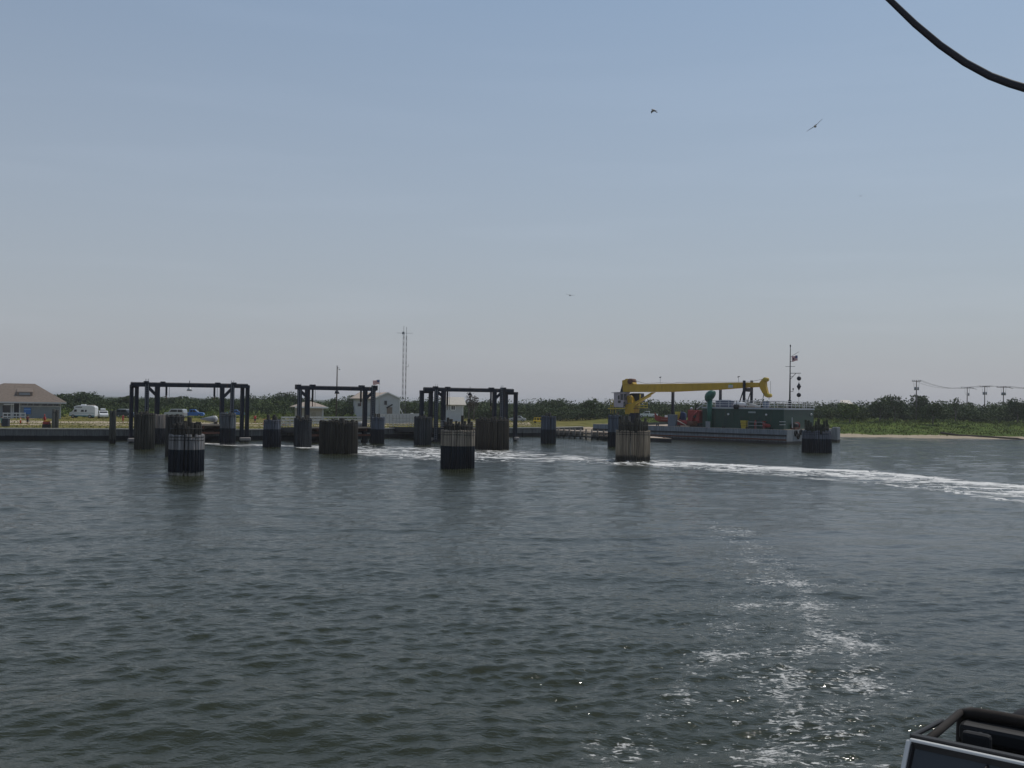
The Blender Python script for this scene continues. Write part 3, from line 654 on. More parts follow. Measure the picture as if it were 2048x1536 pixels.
# ---------------------------------------------------------------- rails, cones and yard clutter ashore
def fence_run(p,q,h,label,material,n=8,rails=3,name='guard_rail',solid=False):
    root=thing(name,label,'railing',p)
    m_=MB(); d=q-p
    for k in range(n+1): 
        a=p+d*(k/n); m_.bar(a+Vector((0,0,-.2)),a+Vector((0,0,h+.05)),.12,.12)
    m_.build('post',material,root)
    m_=MB()
    for k in range(rails): m_.bar(p+Vector((0,0,h*(k+.8)/rails)),q+Vector((0,0,h*(k+.8)/rails)),.05,h*.2 if not solid else h/rails*.96)
    m_.build('rail',material,root)
    return root
def gp(px,py): return ground(px,py)
fence_run(gp(563,851),gp(642,850),1.7,'grey railing left of the middle gantry beside the orange cones',GALV,10)
fence_run(gp(742,851),gp(838,848),2.1,'long grey panel fence in front of the white gabled house',GREY,14,2,'panel_fence',True)
fence_run(gp(627,849),gp(742,848),1.6,'pale horizontal rail behind the widest dark dolphin',GALV,12)
def cone(px,py,label,h=.75):
    p=gp(px,py); root=thing('traffic_cone',label,'traffic cone',p,'orange cones on the dock apron')
    MB().box(p+Vector((0,0,.03)),(.42,.42,.06)).build('base',BLACK,root)
    MB().tube([p+Vector((0,0,.06)),p+Vector((0,0,h))],[.17,.04],10).build('body',ORANGE,root,True)
    MB().tube([p+Vector((0,0,h*.55)),p+Vector((0,0,h*.75))],[.102,.078],10).build('collar',WHITE,root,True)
cone(41,847,'orange cone on the grass below the blue sign of the shingle building',1.1)
cone(528,851,'orange cone immediately left of the leaning lone dolphin',1.3)
cone(567,850,'left orange cone of the pair under the grey railing',.9)
cone(580,850,'right orange cone of the pair under the grey railing',.9)

def car(px,py,L,H,W,rz,label,cat='car',paint=WHITE,name='parked_car',kind='sedan',group='vehicles parked on the sandy lot',extra=None):
    p=gp(px,py); root=thing(name,label,cat,p,group,rz)
    if kind=='sedan': prof=[(-.5,.18),(-.5,.55),(-.44,.62),(-.3,.66),(-.2,.97),(.12,1.0),(.27,.66),(.47,.58),(.5,.45),(.5,.18)]
    elif kind=='suv': prof=[(-.5,.2),(-.5,.6),(-.47,.93),(-.42,1.0),(.14,1.0),(.27,.66),(.47,.58),(.5,.42),(.5,.2)]
    elif kind=='pickup': prof=[(-.5,.22),(-.5,.62),(-.1,.62),(-.08,.97),(-.03,1.0),(.14,1.0),(.26,.66),(.47,.6),(.5,.45),(.5,.22)]
    elif kind=='van': prof=[(-.5,.12),(-.5,.97),(-.46,1.0),(.3,1.0),(.43,.6),(.5,.5),(.5,.12)]
    w2=W/2
    m_=MB(); poly=[Vector((x*L,0,z*H)) for x,z in prof]; m_.prism(poly,(0,-w2,0),(0,w2,0)); b=m_.build('body',paint,root,world=False,bevel=.06,bev_seg=2)
    wr=H*.2 if kind!='van' else H*.14
    for sx in (-.31,.32):
        for sy in (-1,1):
            t_=MB(); t_.tube([(sx*L,sy*(w2-.16),wr),(sx*L,sy*(w2+.03),wr)],wr,14); ty=t_.build('wheel',BLACK,root,world=False)
            MB().tube([(sx*L,sy*(w2+.031),wr),(sx*L,sy*(w2+.05),wr)],wr*.55,10).build('rim',GALV,ty,world=False)
    # glass
    if kind=='van': wins=[[(-.42,.6),(-.42,.86),(-.28,.86),(-.28,.6)],[(-.24,.6),(-.24,.86),(-.1,.86),(-.1,.6)],[(.2,.58),(.2,.9),(.31,.9),(.4,.58)]]; ws=(.335,.92,.425,.64)
    elif kind=='suv': wins=[[(-.44,.67),(-.41,.93),(-.2,.93),(-.2,.67)],[(-.17,.67),(-.17,.93),(.12,.93),(.21,.67)]]; ws=(.155,.94,.255,.70)
    elif kind=='pickup': wins=[[(-.06,.67),(-.03,.93),(.03,.93),(.03,.67)],[(.05,.67),(.05,.93),(.12,.93),(.21,.67)]]; ws=(.155,.94,.25,.70)
    else: wins=[[(-.25,.68),(-.17,.93),(-.05,.93),(-.05,.68)],[(-.02,.68),(-.02,.93),(.1,.93),(.21,.68)]]; ws=(.135,.95,.255,.70)
    for wn in wins:
        for sy in (-1,1):
            MB().prism([Vector((x*L,0,z*H)) for x,z in wn],(0,sy*(w2+.002),0),(0,sy*(w2+.012),0)).build('window',GLS,root,world=False)
    x0,z0,x1,z1=ws
    n_=Vector((z0-z1,0,x1-x0)).normalized()*.02
    MB().prism([Vector((x0*L,-w2*.9,z0*H)),Vector((x1*L,-w2*.9,z1*H)),Vector((x1*L,w2*.9,z1*H)),Vector((x0*L,w2*.9,z0*H))],n_*.2,n_*1.2).build('windscreen',GLS,root,world=False)
    for sy in (-1,1):
        MB().box((L*.5,sy*w2*.7,H*.42),(.05,.3,.16)).build('headlight',WHITE,root,world=False)
        MB().box((-L*.5,sy*w2*.8,H*.48),(.05,.2,.2)).build('tail_light',RED,root,world=False)
    if extra: extra(root,L,H,W)
    return root
def roofbox(root,L,H,W):
    m_=MB(); m_.box((-.12*L,0,H+.32),(L*.42,W*.55,.4)); m_.build('roof_box',WHITE,root,world=False,bevel=.12,bev_seg=2)
    m_=MB()
    for x in (-.22,-.02): m_.box((x*L,0,H+.07),(.06,W*.8,.1))
    m_.build('roof_rack',BLACK,root,world=False)
SILVER=mat('silver_paint',(.42,.44,.46),.3,.3,.03); DKBLUE=mat('dark_car_paint',(.03,.045,.06),.3,0,.03)
car(206,836,4.5,1.6,1.8,R(-62),'white car with a white roof box parked right behind the campervan','car',WHITE,'parked_car','suv',extra=roofbox)
car(253,835,4.7,1.85,1.9,R(-25),'dark car with a pale roof left of the leftmost gantry','car',DKBLUE,'parked_car','suv',extra=lambda r,L,H,W: MB().box((-.15*L,0,H+.03),(L*.5,W*.8,.06)).build('roof_panel',WHITE,r,world=False))
car(351,836,5.0,2.1,1.9,R(170),'silver van whose roof shows left of the blue pickup','van',SILVER,'parked_van','suv')
car(384,835,5.6,1.95,1.95,R(8),'bright blue pickup seen under the leftmost gantry beam','pickup',BLUE,'parked_pickup','pickup')
car(470,832,4.8,1.6,1.8,R(10),'blue car just right of the grey topped dolphin','car',BLUE,'parked_car','sedan')
car(1035,843,4.6,1.55,1.8,R(175),'silver car parked right of the right gantry beside a yellow frame','car',SILVER,'parked_car','sedan')
car(1296,836,5.4,1.9,1.95,R(170),'white pickup parked on shore behind the yellow crane','pickup',WHITE,'parked_pickup','pickup')
def campervan():
    p=gp(167,836); L=5.6;W=2.1;H=2.75
    root=thing('campervan','white high roofed campervan with teal stripe parked on the sandy lot','campervan',p,None,R(184))
    prof=[(-.5,.12),(-.5,.86),(-.46,.95),(-.38,1.0),(.14,1.0),(.27,.96),(.33,.86),(.3,.78),(.38,.52),(.49,.42),(.5,.14)]
    m_=MB(); m_.prism([Vector((x*L,0,z*H)) for x,z in prof],(0,-W/2,0),(0,W/2,0)); m_.build('body',WHITE,root,world=False,bevel=.1,bev_seg=2)
    for sx in (-.3,.34):
        for sy in (-1,1):
            ty=MB().tube([(sx*L,sy*(W/2-.2),.38),(sx*L,sy*(W/2+.03),.38)],.38,14).build('wheel',BLACK,root,world=False)
            MB().tube([(sx*L,sy*(W/2+.032),.38),(sx*L,sy*(W/2+.05),.38)],.2,10).build('rim',GALV,ty,world=False)
    TEAL=mat('teal_stripe',(.01,.20,.26),.4)
    for sy in (-1,1):
        y=sy*(W/2+.004)
        MB().box((-.0*L,y,.18*H),(L*.95,.012,.2)).build('stripe',TEAL,root,world=False)
        MB().box((-.06*L,y,.40*H),(L*.8,.012,.06)).build('pinstripe',TEAL,root,world=False)
        for (a,b,z0,z1) in [(-.18,-.10,.5,.66),(-.07,.05,.5,.66),(.2,.31,.5,.68),(.0,.26,.84,.9)]:
            MB().prism([Vector((a*L,0,z0*H)),Vector((a*L,0,z1*H)),Vector(((b-.02)*L,0,z1*H)),Vector((b*L,0,z0*H))],(0,y-.003,0),(0,y+.01*sy,0)).build('window',GLS,root,world=False)
        MB().box((.493*L,sy*.75,.33*H),(.06,.28,.2)).build('headlight',GLS,root,world=False)
    MB().prism([Vector((.305*L,-W*.42,.77*H)),Vector((.385*L,-W*.42,.53*H)),Vector((.385*L,W*.42,.53*H)),Vector((.305*L,W*.42,.77*H))],(.015,0,.01),(.03,0,.02)).build('windscreen',GLS,root,world=False)
    MB().box((-.0*L,0,H+.13),(1.0,.8,.26)).build('roof_vent',WHITE,root,world=False,bevel=.08)
    MB().box((-.28*L,0,H+.07),(1.6,1.2,.14)).build('roof_pod',CREAM,root,world=False,bevel=.06)
campervan()

# ---------------------------------------------------------------- people
def person(p,h,label,face,shirt,shorts,arm=0.0,step=.18,hat=None,group=None,hair=HAIR):
    """one skinned body, shirt, shorts and hair as children"""
    root=thing('person',label,'person',p,group,face); k=h/1.75
    J={'pel':(0,0,.95),'bel':(0,0,1.1),'chs':(0,.01,1.33),'nk':(0,.0,1.5),'hd':(0,-.015,1.58),'top':(0,-.01,1.70),
       'ls':(.17,0,1.43),'le':(.24,.02,1.16),'lw':(.22,-.10-arm*.2,.93+arm*.25),'lh':(.22,-.15-arm*.22,.86+arm*.3),'rs':(-.17,0,1.43),'re':(-.25,.03,1.16),'rw':(-.23,-.05,.92),'rh':(-.23,-.07,.83),
       'lhip':(.09,0,.92),'lk':(.10,-step*.5,.5),'la':(.11,-step*.6,.09),'lt':(.12,-step*.6-.17,.03),'rhip':(-.09,0,.92),'rk':(-.10,step*.2,.5),'ra':(-.11,step*.9,.09),'rt':(-.12,step*.9-.17,.03)}
    Rr={'pel':.13,'bel':.115,'chs':.14,'nk':.055,'hd':.09,'top':.08,'ls':.06,'le':.042,'lw':.032,'lh':.035,'rs':.06,'re':.042,'rw':.032,'rh':.035,
       'lhip':.09,'lk':.06,'la':.042,'lt':.035,'rhip':.09,'rk':.06,'ra':.042,'rt':.035}
    E=[('pel','bel'),('bel','chs'),('chs','nk'),('nk','hd'),('hd','top'),('chs','ls'),('ls','le'),('le','lw'),('lw','lh'),('chs','rs'),('rs','re'),('re','rw'),('rw','rh'),
       ('pel','lhip'),('lhip','lk'),('lk','la'),('la','lt'),('pel','rhip'),('rhip','rk'),('rk','ra'),('ra','rt')]
    ks=list(J); me=bpy.data.meshes.new('body'); me.from_pydata([tuple(c*k for c in J[q]) for q in ks],[(ks.index(a),ks.index(b)) for a,b in E],[])
    me.materials.append(SKIN); o=bpy.data.objects.new('body',me); COL.objects.link(o); o.parent=root
    o.modifiers.new('skin','SKIN')
    for i,q in enumerate(ks): me.skin_vertices[0].data[i].radius=(Rr[q]*k,Rr[q]*k)
    me.skin_vertices[0].data[0].use_root=True
    sb=o.modifiers.new('subd','SUBSURF'); sb.levels=1; sb.render_levels=1
    def V(q,s=1): return Vector(J[q])*k
    m_=MB(); m_.tube([V('pel')+Vector((0,0,-.02)),V('bel'),V('chs'),V('ls')*.5+V('rs')*.5+Vector((0,0,.04*k))],[.175*k,.165*k,.195*k,.09*k],12)
    for s in 'lr': m_.tube([V(s+'s'),(V(s+'s')+V(s+'e'))/2],[.09*k,.075*k],8)
    m_.build('shirt',shirt,root,True,world=False)
    m_=MB(); m_.tube([V('pel')+Vector((0,0,.05)),V('pel')-Vector((0,0,.1*k))],[.17*k,.17*k],12)
    for s in 'lr': m_.tube([V(s+'hip'),V(s+'hip').lerp(V(s+'k'),.85)],[.115*k,.095*k],8)
    m_.build('shorts',shorts,root,True,world=False)
    MB().ball(V('top')+Vector((0,.01,-.03)),.105*k,10,7,(1,1.1,.85)).build('hair' if hat is None else 'hard_hat',hair if hat is None else hat,root,True,world=False)
person(gp(55,850),1.72,'person in a dark red top on the grass below the blue sign',R(20),mat('maroon_shirt',(.16,.03,.04),.8),DARKSH,group='people on the quay')
person(gp(246,847),1.78,'person in a bright red shirt left of the leftmost gantry',R(-30),REDSH,REDSH,group='people on the quay')
person(gp(510,847),1.85,'person in a red shirt standing right of the leftmost gantry',R(10),REDSH,DARKSH,.4,group='people on the quay')
person(gp(89,852),1.8,'person in red beside the small red and black machine at the wall',R(60),REDSH,DARKSH,group='people on the quay')
person(gp(3,853),1.7,'person in pale teal at the left edge of the quay',R(0),TEALSH,TEALSH,group='people on the quay')

def quay_machine():
    p=gp(93,857.5); root=thing('dock_winch','small red and black winch with an orange top on the bulkhead edge','winch',p)
    MB().box(p+Vector((0,0,.35)),(1.1,.8,.7)).build('housing',BLACK,root,bevel=.05)
    MB().tube([p+Vector((-.5,0,.85)),p+Vector((.5,0,.85))],.28,12).build('drum',RED,root,True)
    MB().box(p+Vector((0,.1,1.2)),(.95,.5,.16)).build('cover',mat('amber_cover',(.6,.28,.04),.6),root,bevel=.03)
    MB().tube([p+Vector((-.35,0,1.2)),p+Vector((-.35,0,2.3))],.09,8).build('lever_post',RED,root,True)
quay_machine()
def bin_box(px,py,w,h,label,col,name='storage_bin'):
    p=gp(px,py); root=thing(name,label,'bin',p); MB().box(p+Vector((0,0,h/2)),(w,w*.7,h)).build('body',col,root,bevel=.05)
    MB().box(p+Vector((0,0,h+.05)),(w*1.06,w*.76,.1)).build('lid',GREY,root,bevel=.02)
bin_box(11,853,1.1,1.3,'dark bin standing on the lawn at the far left quay edge',DARKSH)

# yellow frame
def yellow_frame():
    p=gp(1077,846); root=thing('yellow_cart','yellow tubular framed cart with a white front, left of the slim slate dolphin','cart',p,None,R(-6))
    m_=MB(); L=2.6
    for y in(-.7,.7):
        m_.tube([(-L/2,y,.35),(-L/2+.2,y,1.35),(L/2-.5,y,1.35),(L/2,y,.6)],.05,6); m_.tube([(-L/2,y,.35),(L/2,y,.35)],.05,6)
        for x in(-.5,.2): m_.tube([(x,y,.35),(x,y,1.35)],.04,6)
    for x in(-L/2+.2,.2,L/2-.5): m_.tube([(x,-.7,1.35),(x,.7,1.35)],.04,6)
    m_.build('frame',mat('bright_yellow',(.75,.52,.02),.5),root,world=False)
    MB().box((0,0,.5),(L,1.3,.3)).build('bed',mat('bright_yellow',(.75,.52,.02)),root,world=False,bevel=.04)
    MB().box((L/2+.1,0,.75),(.35,1.2,.7)).build('front_panel',WHITE,root,world=False,bevel=.05)
    for x in(-.85,.85):
        for y in(-.72,.72): MB().tube([(x,y-.1,.25),(x,y+.1,.25)],.25,12).build('wheel',BLACK,root,world=False)
yellow_frame()
def skiff(px,py,L,label,paint,rz,pole=False,name='beached_skiff',h=1.0):
    p=gp(px,py); root=thing(name,label,'boat',p,None,rz)
    W=L*.3; secs=[(-.5,.85,.0,.85),(-.2,1,.0,.8),(.15,.95,0,.85),(.38,.55,.12,1.0),(.5,.04,.5,1.15)]
    m_=MB(); vs=[];fs=[]
    for x,w_,zb,zt in secs:
        for s in (-1,-.6,0,.6,1):
            z= zb*h+ (0 if abs(s)<.5 else (.12*h if abs(s)<.8 else zt*h)); vs.append(Vector((x*L,s*w_*W/2,z+.25)))
    for i in range(len(secs)-1):
        for j in range(4): fs.append((i*5+j,i*5+j+1,(i+1)*5+j+1,(i+1)*5+j))
    fs.append((4,3,2,1,0)); m_.add(vs,fs); o=m_.build('hull',paint,root,world=False); q=o.modifiers.new('t','SOLIDIFY'); q.thickness=.08
    MB().box((-.1*L,0,.5*h+.25),(L*.6,W*.8,.05)).build('deck',CREAM,root,world=False)
    MB().box((-.05*L,0,.85*h+.25),(L*.12,W*.3,.7*h)).build('console',WHITE,root,world=False,bevel=.05)
    m_=MB()
    for x in (-.3,.25): m_.box((x*L,0,.13),(.2,W*.9,.26))
    m_.build('cradle',RUST,root,world=False)
    if pole: MB().bar(Vector((-.42*L,0,.9)),Vector((-.62*L,0,3.2)),.32,.2).build('raised_arm',WHITE,root,world=False)
skiff(826,838,6.2,'white boat with a raised slanting arm right of the white gabled house',WHITE,R(2),True,h=1.15)
skiff(1330,846,5.6,'bright red skiff on shore right of the white pickup',RED,R(178),h=1.5)

# ---------------------------------------------------------------- buildings ashore
def hip_building():
    c=gp(60,836.5); Yb=c.y; rz=R(24); dr=Vector((math.cos(rz),math.sin(rz),0)); nr=Vector((-dr.y,dr.x,0)); PL=(Vector((c.x,c.y,0)),dr)
    root=thing('shingle_building','large shingle hip roofed building with blue sign and high windows, far left','building',Vector((c.x,c.y,c.z)))
    zb=c.z-.3
    def P(px,py,off=0): return on_plane(px,py,(PL[0]+nr*off,dr))
    e1=P(122,806); x1=(e1-PL[0]).dot(dr); x0=x1-21; ze=P(60,806).z; D=12
    def L(x,y,z): return PL[0]+dr*x+nr*y+Vector((0,0,z))
    # front wall with a real doorway and porch recess; other walls
    xd0=(P(28,820)-PL[0]).dot(dr); xd1=(P(38,820)-PL[0]).dot(dr); xp0=(P(5,820)-PL[0]).dot(dr); xp1=(P(20,820)-PL[0]).dot(dr)
    zc0=P(60,813).z; 
    m_=MB()
    def wallbox(xa,xb,za,zb_,y=0,t=.25): m_.prism([L(xa,y,za),L(xb,y,za),L(xb,y+t,za),L(xa,y+t,za)],(0,0,0),(0,0,zb_-za))
    zdoor=P(33,806.5).z
    wallbox(x0,xp0,zb,ze); wallbox(xp1,xd0,zb,ze); wallbox(xp0,xp1,P(12,811).z,ze); wallbox(xd0,xd1,zdoor,ze)
    wins=[(43.5,54),(56,65),(68,77),(84,94),(96,105),(108,116.5)]
    zw0=P(60,811.3).z; zw1=P(60,806.6).z
    xs=[xd1]+[ (P(a,809)-PL[0]).dot(dr) for w_ in wins for a in w_]+[x1]
    wallbox(xd1,x1,zb,zw0); wallbox(xd1,x1,zw1,ze)
    for i in range(0,len(xs),2): wallbox(xs[i],xs[i+1],zw0,zw1)
    m_.prism([L(x1-.25,.25,zb),L(x1,.25,zb),L(x1,D,zb),L(x1-.25,D,zb)],(0,0,0),(0,0,ze-zb))
    m_.prism([L(x0,.25,zb),L(x0+.25,.25,zb),L(x0+.25,D,zb),L(x0,D,zb)],(0,0,0),(0,0,ze-zb))
    m_.prism([L(x0,D-.25,zb),L(x1,D-.25,zb),L(x1,D,zb),L(x0,D,zb)],(0,0,0),(0,0,ze-zb))
    m_.build('wall',SIDING,root)
    for i in range(1,len(xs)-1,2):
        MB().prism([L(xs[i],.12,zw0),L(xs[i+1],.12,zw0),L(xs[i+1],.16,zw0),L(xs[i],.16,zw0)],(0,0,0),(0,0,zw1-zw0)).build('window',GLS,root)
    f_=MB().bar(L(xd1+.1,-.06,zw0-.1),L(x1,-.06,zw0-.1),.1,.16)
    f_.build('sill_band',WHITE_OLD,root)
    MB().prism([L(xd0,.6,zb),L(xd1,.6,zb),L(xd1,.7,zb),L(xd0,.7,zb)],(0,0,0),(0,0,zdoor-zb)).build('door',DARKSH,root)
    MB().prism([L(xp0,1.2,zb),L(xp1,1.2,zb),L(xp1,1.3,zb),L(xp0,1.3,zb)],(0,0,0),(0,0,ze-zb-.6)).build('porch_door',GLS,root)
    aw=P(8,808.5);aw2=P(28,808.5)
    MB().bar(L((aw-PL[0]).dot(dr),-.5,aw.z),L((aw2-PL[0]).dot(dr),-.5,aw2.z),1.2,.15).build('awning',WHITE,root)
    for x in (xd0-.12,xd1+.12,xp1+.3,x1-.1): MB().vbar(L(x,-.07,zb),L(x,-.07,ze),.22,.12,rz).build('corner_trim',WHITE_OLD,root)
    # roof
    o=1.1; zr=P(60,767,5).z; rl=(P(8,767,D/2)-PL[0]).dot(dr); rr_=(P(70,767,D/2)-PL[0]).dot(dr)
    zr=P(40,767,D/2).z
    A=[L(x0-o,-o,ze),L(x1+o,-o,ze),L(x1+o,D+o,ze),L(x0-o,D+o,ze)]; B=[L(max(rl,x0+2),D/2,zr),L(rr_,D/2,zr)]
    m_=MB(); up=[v+Vector((0,0,.18)) for v in A]
    m_.add(A+up+B,[(3,2,1,0),(0,1,5,4),(1,2,6,5),(2,3,7,6),(3,0,4,7),(4,5,9,8),(6,7,8,9),(5,6,9),(7,4,8)]); m_.build('roof',SHINGLE,root)
    MB().bar(L(x0-o,-o-.04,ze+.08),L(x1+o,-o-.04,ze+.08),.1,.3).build('fascia',WHITE_OLD,root)
    # dormer
    a=P(33,793,1.2);b=P(65,793,1.2); xa=(a-PL[0]).dot(dr);xb=(b-PL[0]).dot(dr); z0=a.z;z1=P(50,783.5,1.2).z
    dm=MB(); dm.prism([L(xa,1.2,z0-.3),L(xa,1.2,z1),L(xa,4.6,z1+.9),L(xa,4.6,z0-.3)],(0,0,0),dr*(xb-xa)); d_=dm.build('dormer',SHINGLE,root)
    MB().prism([L(xa+.5,1.14,z0+.35),L(xb-.5,1.14,z0+.35),L(xb-.5,1.14,z1-.2),L(xa+.5,1.14,z1-.2)],nr*0,nr*.05).build('louvre',GREY,d_)
    # blue sign
    s0=P(47.5,828,-.15);s1=P(62,815.5,-.15)
    sr=MB().prism([Vector((s0.x,s0.y,s0.z)),Vector((s1.x,s1.y,s0.z)),s1,Vector((s0.x,s0.y,s1.z))],nr*0,nr*.08).build('blue_sign',BLUE,root)
    m_=MB(); h=s1.z-s0.z
    q0=Vector((s0.x,s0.y,s0.z+h*.68))-nr*.02;q1=Vector((s1.x,s1.y,s0.z+h*.68))-nr*.02; m_.prism([q0,q1,q1+Vector((0,0,h*.1)),q0+Vector((0,0,h*.1))],nr*0,nr*.015)
    m_.build('stripe',mat('pale_blue',(.2,.38,.6)),sr)
hip_building()
def ramp_walk():
    a=gp(6,838);b=gp(50,838)
    fence_run(a,b,1.3,'low white railed walkway in front of the shingle building doorway',WHITE_OLD,5,2,'walkway_rail')
ramp_walk()
def hip_shed():
    c=gp(622,843); f=620; rz=R(25); PL=(Vector((c.x,c.y,0)),Vector((math.cos(rz),math.sin(rz),0))); dr=PL[1]; nr=Vector((-dr.y,dr.x,0))
    root=thing('small_shed','small beige shed with tan hip roof and white fascia behind the middle gantry','shed',c)
    P=lambda px,py,o=0: on_plane(px,py,(PL[0]+nr*o,dr))
    x0=(P(590,816)-PL[0]).dot(dr);x1=(P(656,816)-PL[0]).dot(dr);ze=P(622,815).z;D=(x1-x0)*.7;zb=c.z-.2
    L=lambda x,y,z: PL[0]+dr*x+nr*y+Vector((0,0,z))
    o=1.0
    MB().prism([L(x0+o,o,zb),L(x1-o,o,zb),L(x1-o,D-o,zb),L(x0+o,D-o,zb)],(0,0,0),(0,0,ze-zb+.02)).build('wall',BEIGE,root)
    zr=P(622,803,D/2).z; xm=(x0+x1)/2
    A=[L(x0,0,ze),L(x1,0,ze),L(x1,D,ze),L(x0,D,ze)];up=[v+Vector((0,0,.15)) for v in A];B=[L(xm-.8,D/2,zr),L(xm+.8,D/2,zr)]
    MB().add(A+up+B,[(3,2,1,0),(0,1,5,4),(1,2,6,5),(2,3,7,6),(3,0,4,7),(4,5,9,8),(6,7,8,9),(5,6,9),(7,4,8)]).build('roof',TANROOF,root)
    MB().bar(L(x0-.02,-.05,ze+.03),L(x1+.02,-.05,ze+.03),.1,.38).build('fascia',WHITE,root)
    MB().vbar(L(x1-o,o-.08,zb),L(x1-o,o-.08,ze),.35,.2,rz).build('corner_board',WHITE_OLD,root)
    MB().prism([L(xm+.2,o-.07,zb),L(xm+1.3,o-.07,zb),L(xm+1.3,o-.02,zb),L(xm+.2,o-.02,zb)],(0,0,0),(0,0,2.3)).build('door',mat('tan_door',(.28,.26,.2)),root)
hip_shed()
def gable_house():
    # gable end faces the water, roof ridge runs away to the left
    c=gp(760,838); rz=R(14); dr=Vector((math.cos(rz),math.sin(rz),0)); nr=Vector((-dr.y,dr.x,0)); PL=(Vector((c.x,c.y,0)),dr)
    P=lambda px,py,o=0: on_plane(px,py,(PL[0]+nr*o,dr)); L=lambda x,y,z: PL[0]+dr*x+nr*y+Vector((0,0,z))
    X=lambda px: (P(px,810)-PL[0]).dot(dr)
    root=thing('gabled_house','white gabled house with tan roof beside the radio masts','house',c)
    xa=X(749);xp=X(775);xb=X(800);zb=c.z-.3;ze=P(800,797).z;zp=P(775,785.5).z; xa=xp-(xb-xp); D=9
    m_=MB(); m_.prism([L(xa,0,zb),L(xb,0,zb),L(xb,0,ze),L(xp,0,zp),L(xa,0,ze)],nr*0,nr*D)
    m_.build('wall',WHITE_OLD,root)
    # left wing with ridge parallel to the shore
    xl=X(712); zr=P(735,786,3).z; zl=P(712,796).z
    m_=MB(); m_.prism([L(xl,1.2,zb),L(xa-.003,1.2,zb),L(xa-.003,D-1,zb),L(xl,D-1,zb)],(0,0,0),(0,0,zl-zb)); m_.build('wing_wall',WHITE_OLD,root)
    t=Vector((0,0,.18)); xe=X(704)
    m_=MB(); m_.prism([L(xe,.2,zl-.25),L(xp-.2,.2,zl-.25),L(xp-.2,D/2,zp-.12),L(X(722),D/2,zp-.12)],(0,0,0),t)
    m_.prism([L(X(722),D/2,zp-.12),L(xp-.2,D/2,zp-.12),L(xp-.2,D,zl-.25),L(xe,D,zl-.25)],(0,0,0),t)
    m_.prism([L(xe,.2,zl-.25),L(X(722),D/2,zp-.12),L(xe,D,zl-.25)],(0,0,0),t)
    m_.build('wing_roof',TANROOF,root)
    for s,xq in ((-1,xa),(1,xb)):
        e=(xq-xp)*.12; de=(ze-zp)*.12
        MB().prism([L(xp,-.35,zp+.02),L(xq+e,-.35,ze+de+.02),L(xq+e,D+.3,ze+de+.02),L(xp,D+.3,zp+.02)],(0,0,0),(0,0,.16)).build('roof',TANROOF,root)
        MB().bar(L(xp,-.37,zp+.06),L(xq+e,-.37,ze+de+.06),.07,.3).build('barge_board',WHITE,root)
    def panel(name,x0,y0,x1,y1,mt,o=-.05,frame=True,par=root):
        a=P(x0,y1);b=P(x1,y0); u=(a-PL[0]).dot(dr);v=(b-PL[0]).dot(dr)
        q=MB().prism([L(u,o,a.z),L(v,o,a.z),L(v,o,b.z),L(u,o,b.z)],nr*0,nr*.045).build(name,mt,par)
        if frame:
            fm=MB()
            for (p_,q_) in (((u,a.z),(v,a.z)),((u,b.z),(v,b.z)),((u,a.z),(u,b.z)),((v,a.z),(v,b.z))): fm.bar(L(p_[0],o-.03,p_[1]),L(q_[0],o-.03,q_[1]),.08,.12)
            fm.build('frame',WHITE_OLD,q)
        return q
    panel('window',768,801,774.5,810,GLS)
    panel('loading_door',773,814,785,831,mat('brown_door',(.20,.16,.13),.7))
    MB().bar(P(773,816,-.9),P(785,809,-.9),.25,.35).build('loading_beam',BLACK,root)
    panel('window',716,806,722,813,GLS,1.12)
    for px in (749.5,799.5):
        q=P(px,800); MB().vbar(Vector((q.x,q.y,zb))-nr*.06,Vector((q.x,q.y,ze))-nr*.06,.16,.12,rz).build('corner_trim',WHITE,root)
gable_house()
